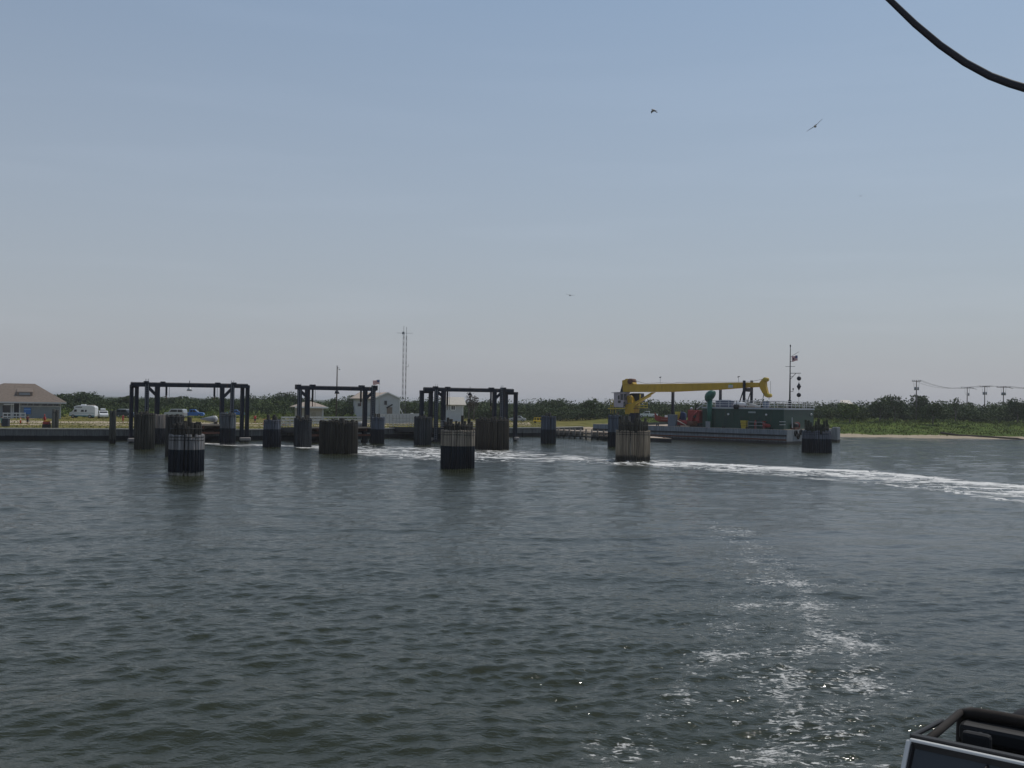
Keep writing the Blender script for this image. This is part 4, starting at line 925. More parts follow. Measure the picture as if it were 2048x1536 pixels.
def office():
    c=gp(906,843); rz=R(8); dr=Vector((math.cos(rz),math.sin(rz),0)); nr=Vector((-dr.y,dr.x,0)); PL=(Vector((c.x,c.y,0)),dr)
    P=lambda px,py,o=0: on_plane(px,py,(PL[0]+nr*o,dr)); L=lambda x,y,z: PL[0]+dr*x+nr*y+Vector((0,0,z)); X=lambda px:(P(px,815)-PL[0]).dot(dr)
    root=thing('small_office','small white sided office with cream metal roof behind the right gantry','building',c)
    x0=X(889);x1=X(926);zb=c.z-.2;ze=P(905,807).z;D=5;zr=P(905,795,D/2).z
    MB().prism([L(x0,0,zb),L(x1,0,zb),L(x1,0,ze),L(x0,0,ze)],nr*0,nr*D).build('wall',WHITE_OLD,root)
    MB().prism([L(x0+.003,0.02,ze),L(x0+.003,D-.02,ze),L(x0+.003,D/2,zr-.15)],dr*0,dr*(x1-x0-.006)).build('gable',WHITE_OLD,root)
    for s in (0,1):
        y=-.7 if s==0 else D+.7; zz=ze-(zr-ze)*.28
        MB().prism([L(x0-.4,y,zz),L(X(932),y,zz),L(X(929),D/2,zr),L(x0-.4,D/2,zr)],(0,0,0),(0,0,.14)).build('roof',CREAM,root)
    a=P(902,820,-.06);b=P(910.5,811,-.06)
    w_=MB().prism([a,Vector((b.x,b.y,a.z)),b,Vector((a.x,a.y,b.z))],nr*0,nr*.04).build('window',GLS,root)
    fm=MB(); A=a-nr*.04;Bq=b-nr*.04
    q=[A,Vector((Bq.x,Bq.y,A.z)),Bq,Vector((A.x,A.y,Bq.z))]
    for i in range(4): fm.bar(q[i],q[(i+1)%4],.1,.2)
    mx_=(A+Bq)/2; fm.bar(Vector((mx_.x,mx_.y,A.z)),Vector((mx_.x,mx_.y,Bq.z)),.1,.12); fm.build('frame',WHITE,w_)
    for px in (889.5,926): 
        q=P(px,815); MB().vbar(Vector((q.x,q.y,zb))-nr*.05,Vector((q.x,q.y,ze))-nr*.05,.2,.12,rz).build('corner_trim',WHITE,root)
office()

# ---------------------------------------------------------------- masts, poles, flags
def lattice(px,py_top,py_base_ref,Y,w,label,cross=False,whip=None):
    t=at_depth(px,py_top,Y); base=Vector((t.x,t.y,gz(t.x,t.y))); root=thing('radio_mast',label,'mast',base,'lattice radio masts')
    legs=[Vector((math.cos(a)*w,math.sin(a)*w,0)) for a in (.5,2.6,4.7)]
    m_=MB()
    for l in legs: m_.bar(base+l,Vector((t.x,t.y,t.z))+l,.045,.045)
    m_.build('leg',GREYL,root)
    m_=MB(); z=base.z+.5;i=0
    while z<t.z-.7:
        for k in range(3):
            a=legs[k];b=legs[(k+1)%3]; p=Vector((base.x,base.y,z))
            m_.bar(p+a,p+b+Vector((0,0,1.3)),.025,.025)
        z+=1.5
    m_.build('lattice',GREYL,root)
    if whip:
        q=at_depth(px,whip,Y); MB().tube([Vector((t.x,t.y,t.z)),Vector((t.x,t.y,q.z))],.05,5).build('whip_antenna',GREY,root)
    if cross:
        MB().tube([t+Vector((-1.7,0,.1)),t+Vector((2.2,0,.1))],.035,5).build('cross_arm',GREY,root)
        MB().tube([t+Vector((-.1,0,-.2)),t+Vector((-.1,0,.4))],.3,8).build('antenna_unit',GREY,root)
    else:
        q=at_depth(817,733,Y); MB().tube([Vector((t.x,t.y,q.z)),q,q+Vector((0,0,.5))],.05,5).build('side_antenna',GREY,root)
lattice(807.5,667,800,245,.2,'thicker left radio mast with a cross arm behind the white gabled house',True,652)
lattice(813,672,800,247,.13,'thinner right radio mast behind the white gabled house',False,654)
def light_pole():
    c=gp(670,838); t=at_depth(674.5,733,c.y); root=thing('light_pole','dark wooden light pole rising behind the middle gantry','light pole',Vector((t.x,t.y,c.z)))
    MB().tube([Vector((t.x,t.y,c.z)),t],[.2,.13],8).build('pole',POLE,root,True)
    MB().tube([t+Vector((0,0,-.5)),t+Vector((.45,0,-.25)),t+Vector((.6,0,-.5))],.05,6).build('arm',GALV,root)
    MB().tube([t+Vector((.6,0,-.45)),t+Vector((.6,0,-.85))],[.12,.28],10).build('lamp',WHITE,root,True)
    MB().box(t+Vector((0,0,.15)),(.5,.2,.12)).build('cap',GREY,root)
    for z in (-5.4,-6.4): MB().box(t+Vector((0,-.1,z)),(.8,.3,.28)).build('junction_box',POLE,root)
light_pole()
FR=mat('flag_red',(.55,.07,.07),.7,0,.03);FW=mat('flag_white',(.7,.68,.68),.7,0,.03);FB=mat('flag_blue',(.03,.05,.2),.7,0,.03)
def flag(root,p,wid,hgt,dx,droop=.15):
    """stars and stripes on the wind; p = top corner at the halyard, dx = direction of fly"""
    nx,ny=52,26; m_=MB(); vs=[]; dx=Vector(dx).normalized(); sd=Vector((-dx.y,dx.x,0))
    for j in range(ny+1):
        for i in range(nx+1):
            u=i/nx;v=j/ny
            vs.append(p+dx*(u*wid*.93)+Vector((0,0,-v*hgt-droop*wid*u*u+.05*hgt*math.sin(u*7)))+sd*(.12*wid*u*math.sin(u*8+v*1.5)))
    fs=[];mi=[]
    for j in range(ny):
        for i in range(nx):
            st=(j*13)//ny; 
            if i<21 and st<7: k=2 if not (i%4==2 and j%3==1) else 1
            else: k=0 if st%2==0 else 1
            fs.append((j*(nx+1)+i,j*(nx+1)+i+1,(j+1)*(nx+1)+i+1,(j+1)*(nx+1)+i)); mi.append(k)
    m_.v=vs;m_.f=fs;m_.mi=mi
    return m_.build('flag',[FR,FW,FB],root,True)
def flagpole():
    c=gp(757,838); t=at_depth(759.5,758,c.y-.0); root=thing('flag_pole','thin pole flying a striped national flag behind the middle gantry','flag pole',Vector((t.x,t.y,c.z)))
    MB().tube([Vector((t.x,t.y,c.z)),t],[.07,.04],6).build('pole',GALV,root,True)
    flag(root,t+Vector((-.03,0,-.25)),2.0,1.15,(-1,.25,0),.12)
flagpole()
def utility(px,pytop,Y,arm,label,extras=1,second=False):
    t=at_depth(px,pytop,Y); b=Vector((t.x,t.y,gz(t.x,t.y))); root=thing('utility_pole',label,'utility pole',b,'power line poles above the thicket')
    MB().tube([b,t],[.2,.13],8).build('pole',POLEG,root,True)
    dr=Vector((.93,-.36,0))
    MB().bar(t+Vector((0,0,-.35))-dr*arm/2,t+Vector((0,0,-.35))+dr*arm/2,.14,.18).build('crossarm',POLEG,root)
    for k in (-.46,-.2,.2,.46): MB().tube([t-Vector((0,0,.28))+dr*arm*k,t+Vector((0,0,.02))+dr*arm*k],[.07,.05],6).build('insulator',GREY,root)
    if second: MB().bar(t+Vector((.6,0,-.15)),t+Vector((3.1,0,-.7)),.1,.12).build('crossarm',POLEG,root)
    for s in ((-1,1) if extras>1 else (1,)):
        MB().tube([t+Vector((.45*s,-.1,-2.0)),t+Vector((.45*s,-.1,-2.9))],.24 if extras<3 else .3,10).build('transformer',GREY,root,True)
    for k in (-.8,.8): MB().tube([t+dr*k*.9+Vector((0,0,-.4)),t+dr*k*.75+Vector((0,0,-2.4)),t+Vector((0,0,-2.8))],.025,5).build('jumper_wire',BLACK,root)
    return t,dr,arm
UP=[utility(1833,760,285,2.4,'leftmost utility pole standing in front of the tallest thicket hump',2),
    utility(1934.5,774,330,3.8,'second utility pole from the left, a longer double cross arm',1,True),
    utility(1969.5,771.5,322,3.0,'third utility pole from the left, close to the double armed one',2),
    utility(2007,772.5,322,4.0,'rightmost utility pole carrying the dark transformer can',3,True)]
def wires():
    ends=UP+[(at_depth(2130,776,330),Vector((.93,-.36,0)),3.6)]
    off=(-.46,.2,.46)
    for i,(a,b) in enumerate(zip(ends[:-1],ends[1:])):
        for k in off:
            p=a[0]+a[1]*a[2]*k+Vector((0,0,.02)); q=b[0]+b[1]*b[2]*k+Vector((0,0,.02))
            sag=(q-p).length*.022
            m_=MB(); m_.tube([p.lerp(q,t/10)-Vector((0,0,sag*4*(t/10)*(1-t/10))) for t in range(11)],.03,4,0,False); 
            if i<3: lab=('%s power line between the %s and %s utility poles'%(('nearest','middle','farthest')[off.index(k)],('leftmost','second','third')[i],('second','third','rightmost')[i]))
            else: lab='%s power line running right from the rightmost utility pole'%('nearest','middle','farthest')[off.index(k)]
            o=m_.build('power_line',BLACK); tag(o,lab,'wire','power lines strung between poles')
wires()

# ---------------------------------------------------------------- vegetation
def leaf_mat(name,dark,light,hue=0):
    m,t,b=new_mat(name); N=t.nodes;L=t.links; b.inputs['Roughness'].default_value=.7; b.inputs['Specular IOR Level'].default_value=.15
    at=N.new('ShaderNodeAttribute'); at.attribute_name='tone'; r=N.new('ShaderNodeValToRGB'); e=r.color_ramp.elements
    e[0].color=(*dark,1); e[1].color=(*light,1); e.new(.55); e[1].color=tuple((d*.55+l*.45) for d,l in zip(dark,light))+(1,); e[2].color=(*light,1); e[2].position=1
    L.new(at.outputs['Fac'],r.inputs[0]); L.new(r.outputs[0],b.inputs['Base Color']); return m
LEAF=leaf_mat('thicket_leaves',(.040,.062,.026),(.10,.135,.045)); LEAFR=leaf_mat('bright_shrub_leaves',(.065,.10,.02),(.16,.21,.045)); BROWNL=leaf_mat('bare_twigs',(.05,.04,.03),(.13,.10,.075))
def crown_points(c,rx,ry,rz_,n,r,lobes=6):
    """leaf quads over a lumpy crown: many small faces in clumps with gaps"""
    C=[]; 
    for k in range(lobes):
        a=r.uniform(0,6.28); e=r.uniform(-.1,1.0); q=r.uniform(.25,.62)
        C.append((np.array([math.cos(a)*q*rx,math.sin(a)*q*ry,e*rz_*.55]),r.uniform(.36,.62)))
    C.append((np.zeros(3),.62)); out=[];rad=[]
    per=n//len(C)
    for cc,s in C:
        v=r.normal(size=(per,3)); v/=np.linalg.norm(v,axis=1)[:,None]; v*= (r.uniform(.72,1.06,per))[:,None]
        # clumping
        ph=r.uniform(0,6.28,3); g=1+.16*np.sin(v[:,0]*7+ph[0])*np.sin(v[:,1]*7+ph[1])+.12*np.sin(v[:,2]*9+ph[2])
        p=cc+v*g[:,None]*np.array([rx*s,ry*s,rz_*s]); out.append(p)
    P=np.concatenate(out)+np.array(c); return P
def leaf_quads(P,size,tone,r):
    n=len(P); a=r.normal(size=(n,3)); a/=np.linalg.norm(a,axis=1)[:,None]; b=r.normal(size=(n,3)); b-=a*(a*b).sum(1)[:,None]; b/=np.linalg.norm(b,axis=1)[:,None]
    s=(size*r.uniform(.55,1.3,n))[:,None]; a*=s; b*=s*.8
    V=np.stack([P-a-b*.4,P+a*.2-b,P+a+b*.3,P-a*.1+b],1).reshape(-1,3); return V,np.repeat(tone,4)
def leaf_object(name,V,T,material,parent=None):
    n=len(V)//4; me=bpy.data.meshes.new(name); me.vertices.add(len(V)); me.vertices.foreach_set('co',V.astype(np.float32).ravel())
    me.loops.add(n*4); me.loops.foreach_set('vertex_index',np.arange(n*4,dtype=np.int32)); me.polygons.add(n)
    me.polygons.foreach_set('loop_start',np.arange(0,n*4,4,dtype=np.int32)); me.polygons.foreach_set('loop_total',np.full(n,4,np.int32)); me.update(calc_edges=True)
    at=me.attributes.new('tone','FLOAT','POINT'); at.data.foreach_set('value',T.astype(np.float32)); me.materials.append(material)
    o=bpy.data.objects.new(name,me); COL.objects.link(o)
    if parent is not None: o.parent=parent
    return o
PROF=[(-400,790),(0,790),(105,788),(130,789),(175,785),(200,794),(235,793),(262,791),(330,795),(400,792),(440,790),(500,790),(540,788),(570,786),(610,794),(660,795),(700,794),(740,792),(810,795),(860,798),(930,799),(955,797),(1000,800),(1050,799),(1095,796),(1140,798),(1180,801),(1215,800),(1280,801),(1350,800),(1400,802),(1500,802),(1620,802),(1660,801),(1700,803),(1750,806),(1790,800),(1850,801),(1900,800),(1960,801),(2048,799),(2400,798)]
def thicket():
    r=np.random.default_rng(5); VV=[];TT=[]
    pxs=[p[0] for p in PROF];pys=[p[1] for p in PROF]
    for row,(Y0,dy,fr,fs) in enumerate([(330,22,1.0,1.0),(305,14,.93,1),(285,12,.72,1),(270,9,.42,.85)]):
        X=-330.0
        while X<430:
            Y=Y0+r.uniform(-dy,dy)*.5
            if X>40: Y=max(Y,286+r.uniform(0,9))
            else: Y=max(Y-6,281+r.uniform(0,10)) if X>-40 else max(Y-6,274+r.uniform(0,10))
            px,_=project(np.array(X),np.array(Y),5.0); px=float(px)
            if px<-300 or px>2350: X+=6; continue
            g=gz(X,Y); py=np.interp(px,pxs,pys); top=at_depth(px,py,Y).z
            H=(top-g)*fr*r.uniform(.80,1.06)
            if fr<.8 and r.random()<.18: X+=3; continue
            H=max(1.2,H); w=r.uniform(2.2,5.4)*(1.15 if H>4 else .9); n=int(330+H*60)
            P=crown_points((X,Y,g+H*.40),w,w*.9,H*.64,n,r,7)
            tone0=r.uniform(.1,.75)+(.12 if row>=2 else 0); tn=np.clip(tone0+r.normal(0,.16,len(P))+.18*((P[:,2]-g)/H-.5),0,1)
            V,T=leaf_quads(P,.25,tn,r); VV.append(V);TT.append(T); X+=w*r.uniform(.72,.98)
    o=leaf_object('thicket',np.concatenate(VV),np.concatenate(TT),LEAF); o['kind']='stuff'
    o['label']='dark green coastal scrub massed along the skyline'; 
thicket()
def tree(px,pyb,pyt,Y,wpx,label,name='scrub_tree',mt=None,n=1900,group='trees standing out of the scrub',size=.23):
    t=at_depth(px,pyt,Y); g=gz(t.x,t.y); H=t.z-g; w_=wpx*Y/FPX/2; r=np.random.default_rng(int(px*3+pyt))
    root=thing(name,label,'tree',Vector((t.x,t.y,g)),group)
    m_=MB(); m_.tube([(0,0,-.3),(.05,0,H*.3),(.1,.1,H*.6)],[.2,.15,.08],8)
    for k in range(5):
        a=k*1.3; m_.tube([(.03,0,H*(.2+.06*k)),(math.cos(a)*w_*.35,math.sin(a)*w_*.35,H*(.42+.07*k)),(math.cos(a)*w_*.6,math.sin(a)*w_*.6,H*(.55+.07*k))],[.09,.06,.03],6)
    m_.build('trunk',POLEG,root,True,world=False)
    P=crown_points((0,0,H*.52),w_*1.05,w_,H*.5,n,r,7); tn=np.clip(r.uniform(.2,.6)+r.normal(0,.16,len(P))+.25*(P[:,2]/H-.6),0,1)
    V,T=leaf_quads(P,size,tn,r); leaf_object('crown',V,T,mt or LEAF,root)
tree(168,826,784,295,62,'round tree on the skyline directly above the campervan')
tree(120,826,788,290,50,'tree at the right eave end of the shingle building')
tree(255,826,791,300,36,'tree on the skyline left of the leftmost gantry')
tree(570,828,784.5,300,46,'highest tree crown on the skyline left of the middle gantry')
tree(715,832,790,290,46,'dark tree at the left edge of the white gabled house')
tree(1100,828,795,300,58,'rounded tree on the skyline above the slim slate dolphin')
tree(1180,830,800,285,40,'tree on the skyline left of the yellow crane cab')
tree(1790,836,791,283,62,'tallest dark tree hump left of the leftmost utility pole')
tree(1760,840,799,280,40,'shorter dark tree on the left slope of the tallest hump')
tree(1838,838,789,288,38,'dark tree crown crossed by the leftmost utility pole')
tree(1866,842,800,276,50,'bushy tree right of the leftmost utility pole')
tree(1911,838,793,284,22,'thin twiggy treetop poking up left of the double armed utility pole',n=300,size=.22)
tree(2035,840,797,284,46,'broad dark tree at the right edge of the picture')
tree(1700,845,806,276,46,'low yellowish green tree above the bow of the barge',mt=LEAFR)
tree(948,828,789,275,26,'scraggly half bare tree seen through the right gantry',mt=BROWNL,n=420,size=.2)
tree(938,828,785,274,12,'small leaning bare treetop under the right gantry beam',mt=BROWNL,n=150,size=.18)
def shrubs():
    r=np.random.default_rng(9)
    k=0
    VV=[];TT=[]
    for i in range(620):      # low scrub and tall grass clumps on the slope above the beach and before the trees
        if i<110: X=r.uniform(34,215); v=12+36*r.random()**.45
        else: X=r.uniform(-150,40); v=78+50*r.random()
        Y=shore_y(X)+v; g=gz(X,Y); h=r.uniform(.18,.4) if v<30 or i>=300 and v<95 else r.uniform(.5,1.5); w_=r.uniform(.8,2.4)
        P=crown_points((X,Y,g+h*.3),w_,w_*.8,h,60,r,3); tn=np.clip(r.uniform(.2,1.0)+r.normal(0,.15,len(P)),0,1)
        V,T=leaf_quads(P,.2,tn,r); VV.append(V);TT.append(T)
    o=leaf_object('undergrowth',np.concatenate(VV),np.concatenate(TT),LEAFR); o['kind']='stuff'; o['label']='low shrubs and rank grass on the sandy slopes'
    # grass blades along the beach edge and bulkhead
    n=26000; X=np.concatenate([r.uniform(34,230,n//2),r.uniform(-170,10,n//2)]); d=np.concatenate([6+42*r.random(n//2),1.0+60*r.random(n//2)**1.5])
    Y=shore_y(X)+d/np.where(X<10,.8,1); Z=terrain(X,Y); h=np.where(X>20,r.uniform(.12,.38,n),r.uniform(.06,.16,n)); a=r.uniform(0,3.14,n); w_=np.where(X>20,.16,.12)
    dx=np.cos(a)*w_;dy=np.sin(a)*w_; lx=r.normal(0,.12,n);
    V=np.stack([np.stack([X-dx,Y-dy,Z-.05],1),np.stack([X+dx,Y+dy,Z-.05],1),np.stack([X+dx*.3+lx,Y+dy*.3,Z+h],1),np.stack([X-dx*.3+lx,Y-dy*.3,Z+h],1)],1).reshape(-1,3)
    tn=np.repeat(np.clip(np.where(X>20,.62,.95)+r.normal(0,.2,n),0,1),4)
    o=leaf_object('grass',V,tn,leaf_mat('grass_blades',(.05,.085,.015),(.20,.19,.06))); o['kind']='stuff'; o['label']='grass growing on the shore'
shrubs()
def drift():
    m_=MB(); a=at_z(1895,871,.6);b=at_z(2090,877,.5)
    for i in range(5):
        p=a.lerp(b,i/5);q=a.lerp(b,(i+1)/5+.02); p.z=gz(p.x,p.y+4)+.15;q.z=gz(q.x,q.y+4)+.15; p.y+=4;q.y+=4; m_.tube([p,q],.28,6)
    o=m_.build('driftwood_log',POLE,None,True); tag(o,'long dark log lying on the sand at the right edge','log')
drift()

# ---------------------------------------------------------------- barge with deckhouse and crane
BK=at_z(1573,888,0); BL=at_z(1300,877,0); BU=(BL-BK); BU.z=0; BU.normalize(); BV=Vector((BU.y,-BU.x,0)); 
if BV.y<0: BV=-BV
BRZ=math.atan2(BU.y,BU.x); BLEN=44.0; _dd=Vector((ray(1669,880).x,ray(1669,880).y,0)); BW=(BK.x*_dd.y-BK.y*_dd.x)/(BV.y*_dd.x-BV.x*_dd.y)
HULLM=pile_mat('barge_hull_paint',(.16,.18,.20),(.04,.036,.036),.42,.10)
HULLE=pile_mat('barge_end_lit_paint',(.24,.25,.255),(.06,.055,.05),.42,.07)  # lighter copy of the hull paint, sunlight on the end put into its colour
def BP(s,v,z): return BK+BU*s+BV*v+Vector((0,0,z))
def BX(px,py,v): return on_plane(px,py,(BK+BV*v,BU))        # point seen at px,py on the plane v metres inboard
def bs(p): return (p-BK).dot(BU)
DZ=2.62
def lbox(m_,s0,s1,v0,v1,z0,z1): return m_.prism([BP(s0,v0,z0),BP(s1,v0,z0),BP(s1,v1,z0),BP(s0,v1,z0)],(0,0,0),(0,0,z1-z0))
barge=thing('work_barge','long grey dredging barge with green deckhouse moored on the right','barge',BK)
m_=MB(); lbox(m_,0,BLEN,0,BW,-1.0,DZ); m_.build('hull',[HULLM],barge)
m_=MB(); m_.prism([BP(-.06,.02,-.8),BP(-.06,BW-.02,-.8),BP(-.003,BW-.02,-.8),BP(-.003,.02,-.8)],(0,0,0),(0,0,DZ+.84)); m_.build('lit_end_face',HULLE,barge)
m_=MB(); lbox(m_,.1,BLEN-.1,.1,BW-.1,DZ+.004,DZ+.03); m_.build('deck',TAN,barge)
for z in (1.55,.75): MB().bar(BP(0,-.09,z),BP(BLEN,-.09,z),.18,.28).build('rub_rail',BLACK if z>1 else RUST,barge)
for v0 in (BW-1.6,):
    m_=MB(); lbox(m_,-1.2,-.06,v0,BW,-.8,DZ+.35); m_.build('spud_guide',HULLE,barge,bevel=.05)
def tyre(px,py,r,label=None):
    d=ray(px,py); n=BU; t=n.dot(BK-BU*.18-CAM)/n.dot(d); p=CAM+d*t
    m_=MB(); pts=[p+BV*(math.cos(a)*r)+Vector((0,0,math.sin(a)*r)) for a in [i*math.pi/9 for i in range(19)]]
    m_.tube(pts,.17,8,0,False); m_.build('tyre_fender',BLACK,barge,True)
tyre(1592,866,.5); tyre(1597,872,.45); tyre(1602,864,.45)
# deck edge post and pipe lines
for s0 in range(3,43,5): 
    m_=MB(); m_.tube([BP(s0,.35,DZ),BP(s0,.35,DZ+.35)],.12,8); m_.tube([BP(s0+.4,.35,DZ),BP(s0+.4,.35,DZ+.35)],.12,8); m_.tube([BP(s0-.15,.35,DZ+.28),BP(s0+.55,.35,DZ+.28)],.07,6); m_.build('bollard',BLACK,barge)
# deckhouse
DH0=1.2; V0=1.4; DH1=bs(BX(1405,835,V0)); _q=BK+BU*DH0; _de=Vector((ray(1627,835).x,ray(1627,835).y,0)); VB=(_q.x*_de.y-_q.y*_de.x)/(BV.y*_de.x-BV.x*_de.y); DT=BX(1571,819.5,V0).z
m_=MB(); lbox(m_,DH0,DH1,V0,VB,DZ+.02,DT); dh=m_.build('deckhouse',GREEN,barge)
m_=MB(); lbox(m_,DH0-.15,DH1+.15,V0-.15,VB+.15,DT+.003,DT+.32); m_.build('roof_edge',mat('grey_white_edge',(.42,.45,.47),.6),dh)
m_=MB(); lbox(m_,DH0+.1,DH1-.1,V0+.1,VB-.1,DT+.325,DT+.34); m_.build('roof_deck',mat('pink_roof_deck',(.33,.20,.17),.8),dh)
# ribs pressed in the wall, doors, lamps
m_=MB(); s=DH0+1.0
while s<DH1-.5: m_.prism([BP(s,V0-.04,DZ+.3),BP(s+.09,V0-.04,DZ+.3),BP(s+.09,V0+.001,DZ+.3),BP(s,V0+.001,DZ+.3)],(0,0,0),(0,0,DT-DZ-.5)); s+=1.35
m_.build('wall_ribs',GREEN,dh)
GDK=mat('dark_green_door',(.004,.03,.028),.4)
for px in (1451,1483,1519):
    a=BX(px-3,835,V0-.05);b=BX(px+3,835,V0-.05)
    MB().prism([Vector((a.x,a.y,DZ+.35)),Vector((b.x,b.y,DZ+.35)),Vector((b.x,b.y,DZ+2.35)),Vector((a.x,a.y,DZ+2.35))],BV*0,BV*.045).build('door',GDK,dh)
for px,py,e in ((1456.5,828.5,0),(1532.5,829.5,0),(1622.5,829,1)):
    if e: 
        d=ray(px,py); t=BU.dot(BP(DH0-.12,0,0)-CAM)/BU.dot(d); p=CAM+d*t
    else: p=BX(px,py,V0-.15)
    MB().ball(p,.22,10,8).build('wall_lamp',WHITE,dh,True)
a=BX(1496.5,826,V0-.08);b=BX(1511,823,V0-.08); MB().prism([a,Vector((b.x,b.y,a.z)),b,Vector((a.x,a.y,b.z))],BV*0,BV*.07).build('name_plate',mat('pale_plate',(.28,.33,.33)),dh)
def rail_line(pts,h=1.25,name='railing',n_r=3,mt=WHITE,sp=1.9,r=.045,par=dh):
    m_=MB()
    for a,b in zip(pts[:-1],pts[1:]):
        L=(b-a).length; n=max(1,round(L/sp))
        for k in range(n+1): m_.tube([a.lerp(b,k/n),a.lerp(b,k/n)+Vector((0,0,h))],r,6)
        for j in range(n_r): z=h*(j+1)/n_r; m_.tube([a+Vector((0,0,z)),b+Vector((0,0,z))],r*1.15,6)
    return m_.build(name,mt,par)
zt=DT+.34; rt=[BP(DH0,VB,zt),BP(DH0,V0,zt),BP(DH1,V0,zt),BP(DH1,VB,zt),BP(DH0,VB,zt)]
for a_,b_ in zip(rt[:-1],rt[1:]): rail_line([a_,b_])
# ladder-like handrails on the end and side
for (px0,px1,y) in ((1559,1580,843.5),(1559,1580,849.5)):
    a=BX(px0,y,V0-.3);b=BX(min(px1,1571),y,V0-.3); m_=MB().tube([a,b],.05,6); m_.build('grab_rail',WHITE,dh)
rail_line([Vector((BX(1496,850,V0-.9).x,BX(1496,850,V0-.9).y,DZ)),Vector((BX(1528,850,V0-.9).x,BX(1528,850,V0-.9).y,DZ))],1.35,'side_railing',2,GALV)
# roof clutter
def roofthing(name,label,cat,px,py,v,build):
    p=BX(px,py,v); p.z=zt; o=thing(name,label,cat,p); build(p,o); return o
roofthing('life_raft_canister','white rounded canister lying on the green deckhouse roof','canister',1486,806,3.2,lambda p,o:(MB().tube([p+BU*2.0+Vector((0,0,.45)),p+BU*1.7+Vector((0,0,.5)),p-BU*.3+Vector((0,0,.5)),p-BU*.6+Vector((0,0,.45))],[.2,.5,.5,.2],12).build('canister',WHITE,o,True),MB().box(p+BU*.7+Vector((0,0,.03)),(1.6,.9,.06),BRZ).build('cradle',GREY,o)))
roofthing('folded_tarp','pale folded tarp right of the white canister on the deckhouse roof','tarp',1504,806,3.6,lambda p,o:(MB().prism([p+BU*1.0,p-BU*1.3,p-BU*1.0+Vector((0,0,.35)),p+BU*.6+Vector((0,0,.8))],BV*0,BV*1.6).build('cloth',CREAM,o,bevel=.1),))
roofthing('roof_locker','blue grey locker on the deckhouse roof below the boom head','locker',1532,806,4.5,lambda p,o:(MB().box(p+Vector((0,0,.6)),(.95,.8,1.2),BRZ).build('cabinet',mat('blue_grey_box',(.15,.2,.28)),o,bevel=.04),MB().box(p+Vector((0,0,1.25)),(1.05,.9,.1),BRZ).build('lid',BLACK,o)))
roofthing('roof_engine_box','long blue grey box on the left end of the deckhouse roof','box',1450,806,5,lambda p,o:(MB().box(p+Vector((0,0,.65)),(3.4,1.5,1.3),BRZ).build('casing',mat('slate_box',(.10,.13,.2)),o,bevel=.05),MB().box(p+Vector((0,-.2,1.36)),(2.2,.8,.12),BRZ).build('hatch',WHITE_OLD,o)))
roofthing('rope_drum','dark drum hanging at the deckhouse roof rail','drum',1473,812,1.2,lambda p,o:(MB().tube([p+BU*.45+Vector((0,0,.1)),p-BU*.45+Vector((0,0,.1))],.45,12).build('drum',BLACK,o,True),MB().tube([p+Vector((0,0,.1)),p+Vector((0,0,1.3))],.05,6).build('hanger',BLACK,o)))
# vent
def vent():
    p=BX(1419,850,1.0); p.z=DZ; r=(1427-1412)/2*p.y/FPX*.6; o=thing('vent_trunk','tall green gooseneck vent at the left end of the deckhouse','vent',p)
    top=BX(1420,797,1.0).z
    MB().tube([p,Vector((p.x,p.y,top))],[.5,.5],14).build('trunk',GREENV,o,True)
    c=Vector((p.x,p.y,top)); rad=.72; cc=c-BU*rad*.7
    pts=[cc+BU*(math.cos(a)*rad)+Vector((0,0,math.sin(a)*rad*1.05)) for a in [i*math.pi/14 for i in range(10)]]
    MB().tube([c-Vector((0,0,.32)),c-Vector((0,0,.26))]+pts,[.5,.80]+[.84,.88,.90,.92,.93,.93,.92,.90,.87,.82],16).build('hood',GREENV,o,True)
    MB().box(p+Vector((0,0,.6))-BV*.65,(1.0,.2,1.3),BRZ).build('access_panel',GREY,o,bevel=.03)
vent()
# deck gear
def deckthing(name,label,cat,px,v,build,py=856):
    p=BX(px,py,v); p.z=DZ+.03; o=thing(name,label,cat,p); build(p,o); return o
def pump(p,o):
    MB().box(p+Vector((0,0,2.1)),(2.6,2.0,2.6),BRZ).build('engine_casing',RED,o,bevel=.08)
    MB().tube([p-BU*1.0-BV*1.15+Vector((0,0,.7)),p+BU*1.0-BV*1.15+Vector((0,0,.7))],.5,14).build('pump_drum',RUST,o,True)
    MB().tube([p-BV*1.2+Vector((0,0,1.0)),p-BV*1.2+Vector((0,0,2.2)),p-BV*1.2-BU*.9+Vector((0,0,3.0))],.2,10).build('pipe',RED,o,True)
    MB().box(p+Vector((0,0,.4)),(3.0,2.2,.7),BRZ).build('skid',BLACK,o)
    MB().tube([p+Vector((0,0,3.4)),p+Vector((0,0,4.2)),p-BU*.5+Vector((0,0,4.6))],.18,8).build('exhaust',BLACK,o,True)
    MB().ball(p+BU*1.0+Vector((0,0,3.7)),.3,10,7).build('air_filter',WHITE_OLD,o,True)
    MB().bar(p-BU*.2+Vector((0,0,3.6)),p-BU*1.6+Vector((0,0,4.5)),.16,.2).build('lever',WHITE_OLD,o)
    MB().ball(p-BV*1.05-BU*.4+Vector((0,0,2.2)),.42,12,8,(1,.4,1)).build('flywheel',BLACK,o,True)
deckthing('pump_engine','tall dark red pump engine left of the green vent','engine',1391,2.2,pump)
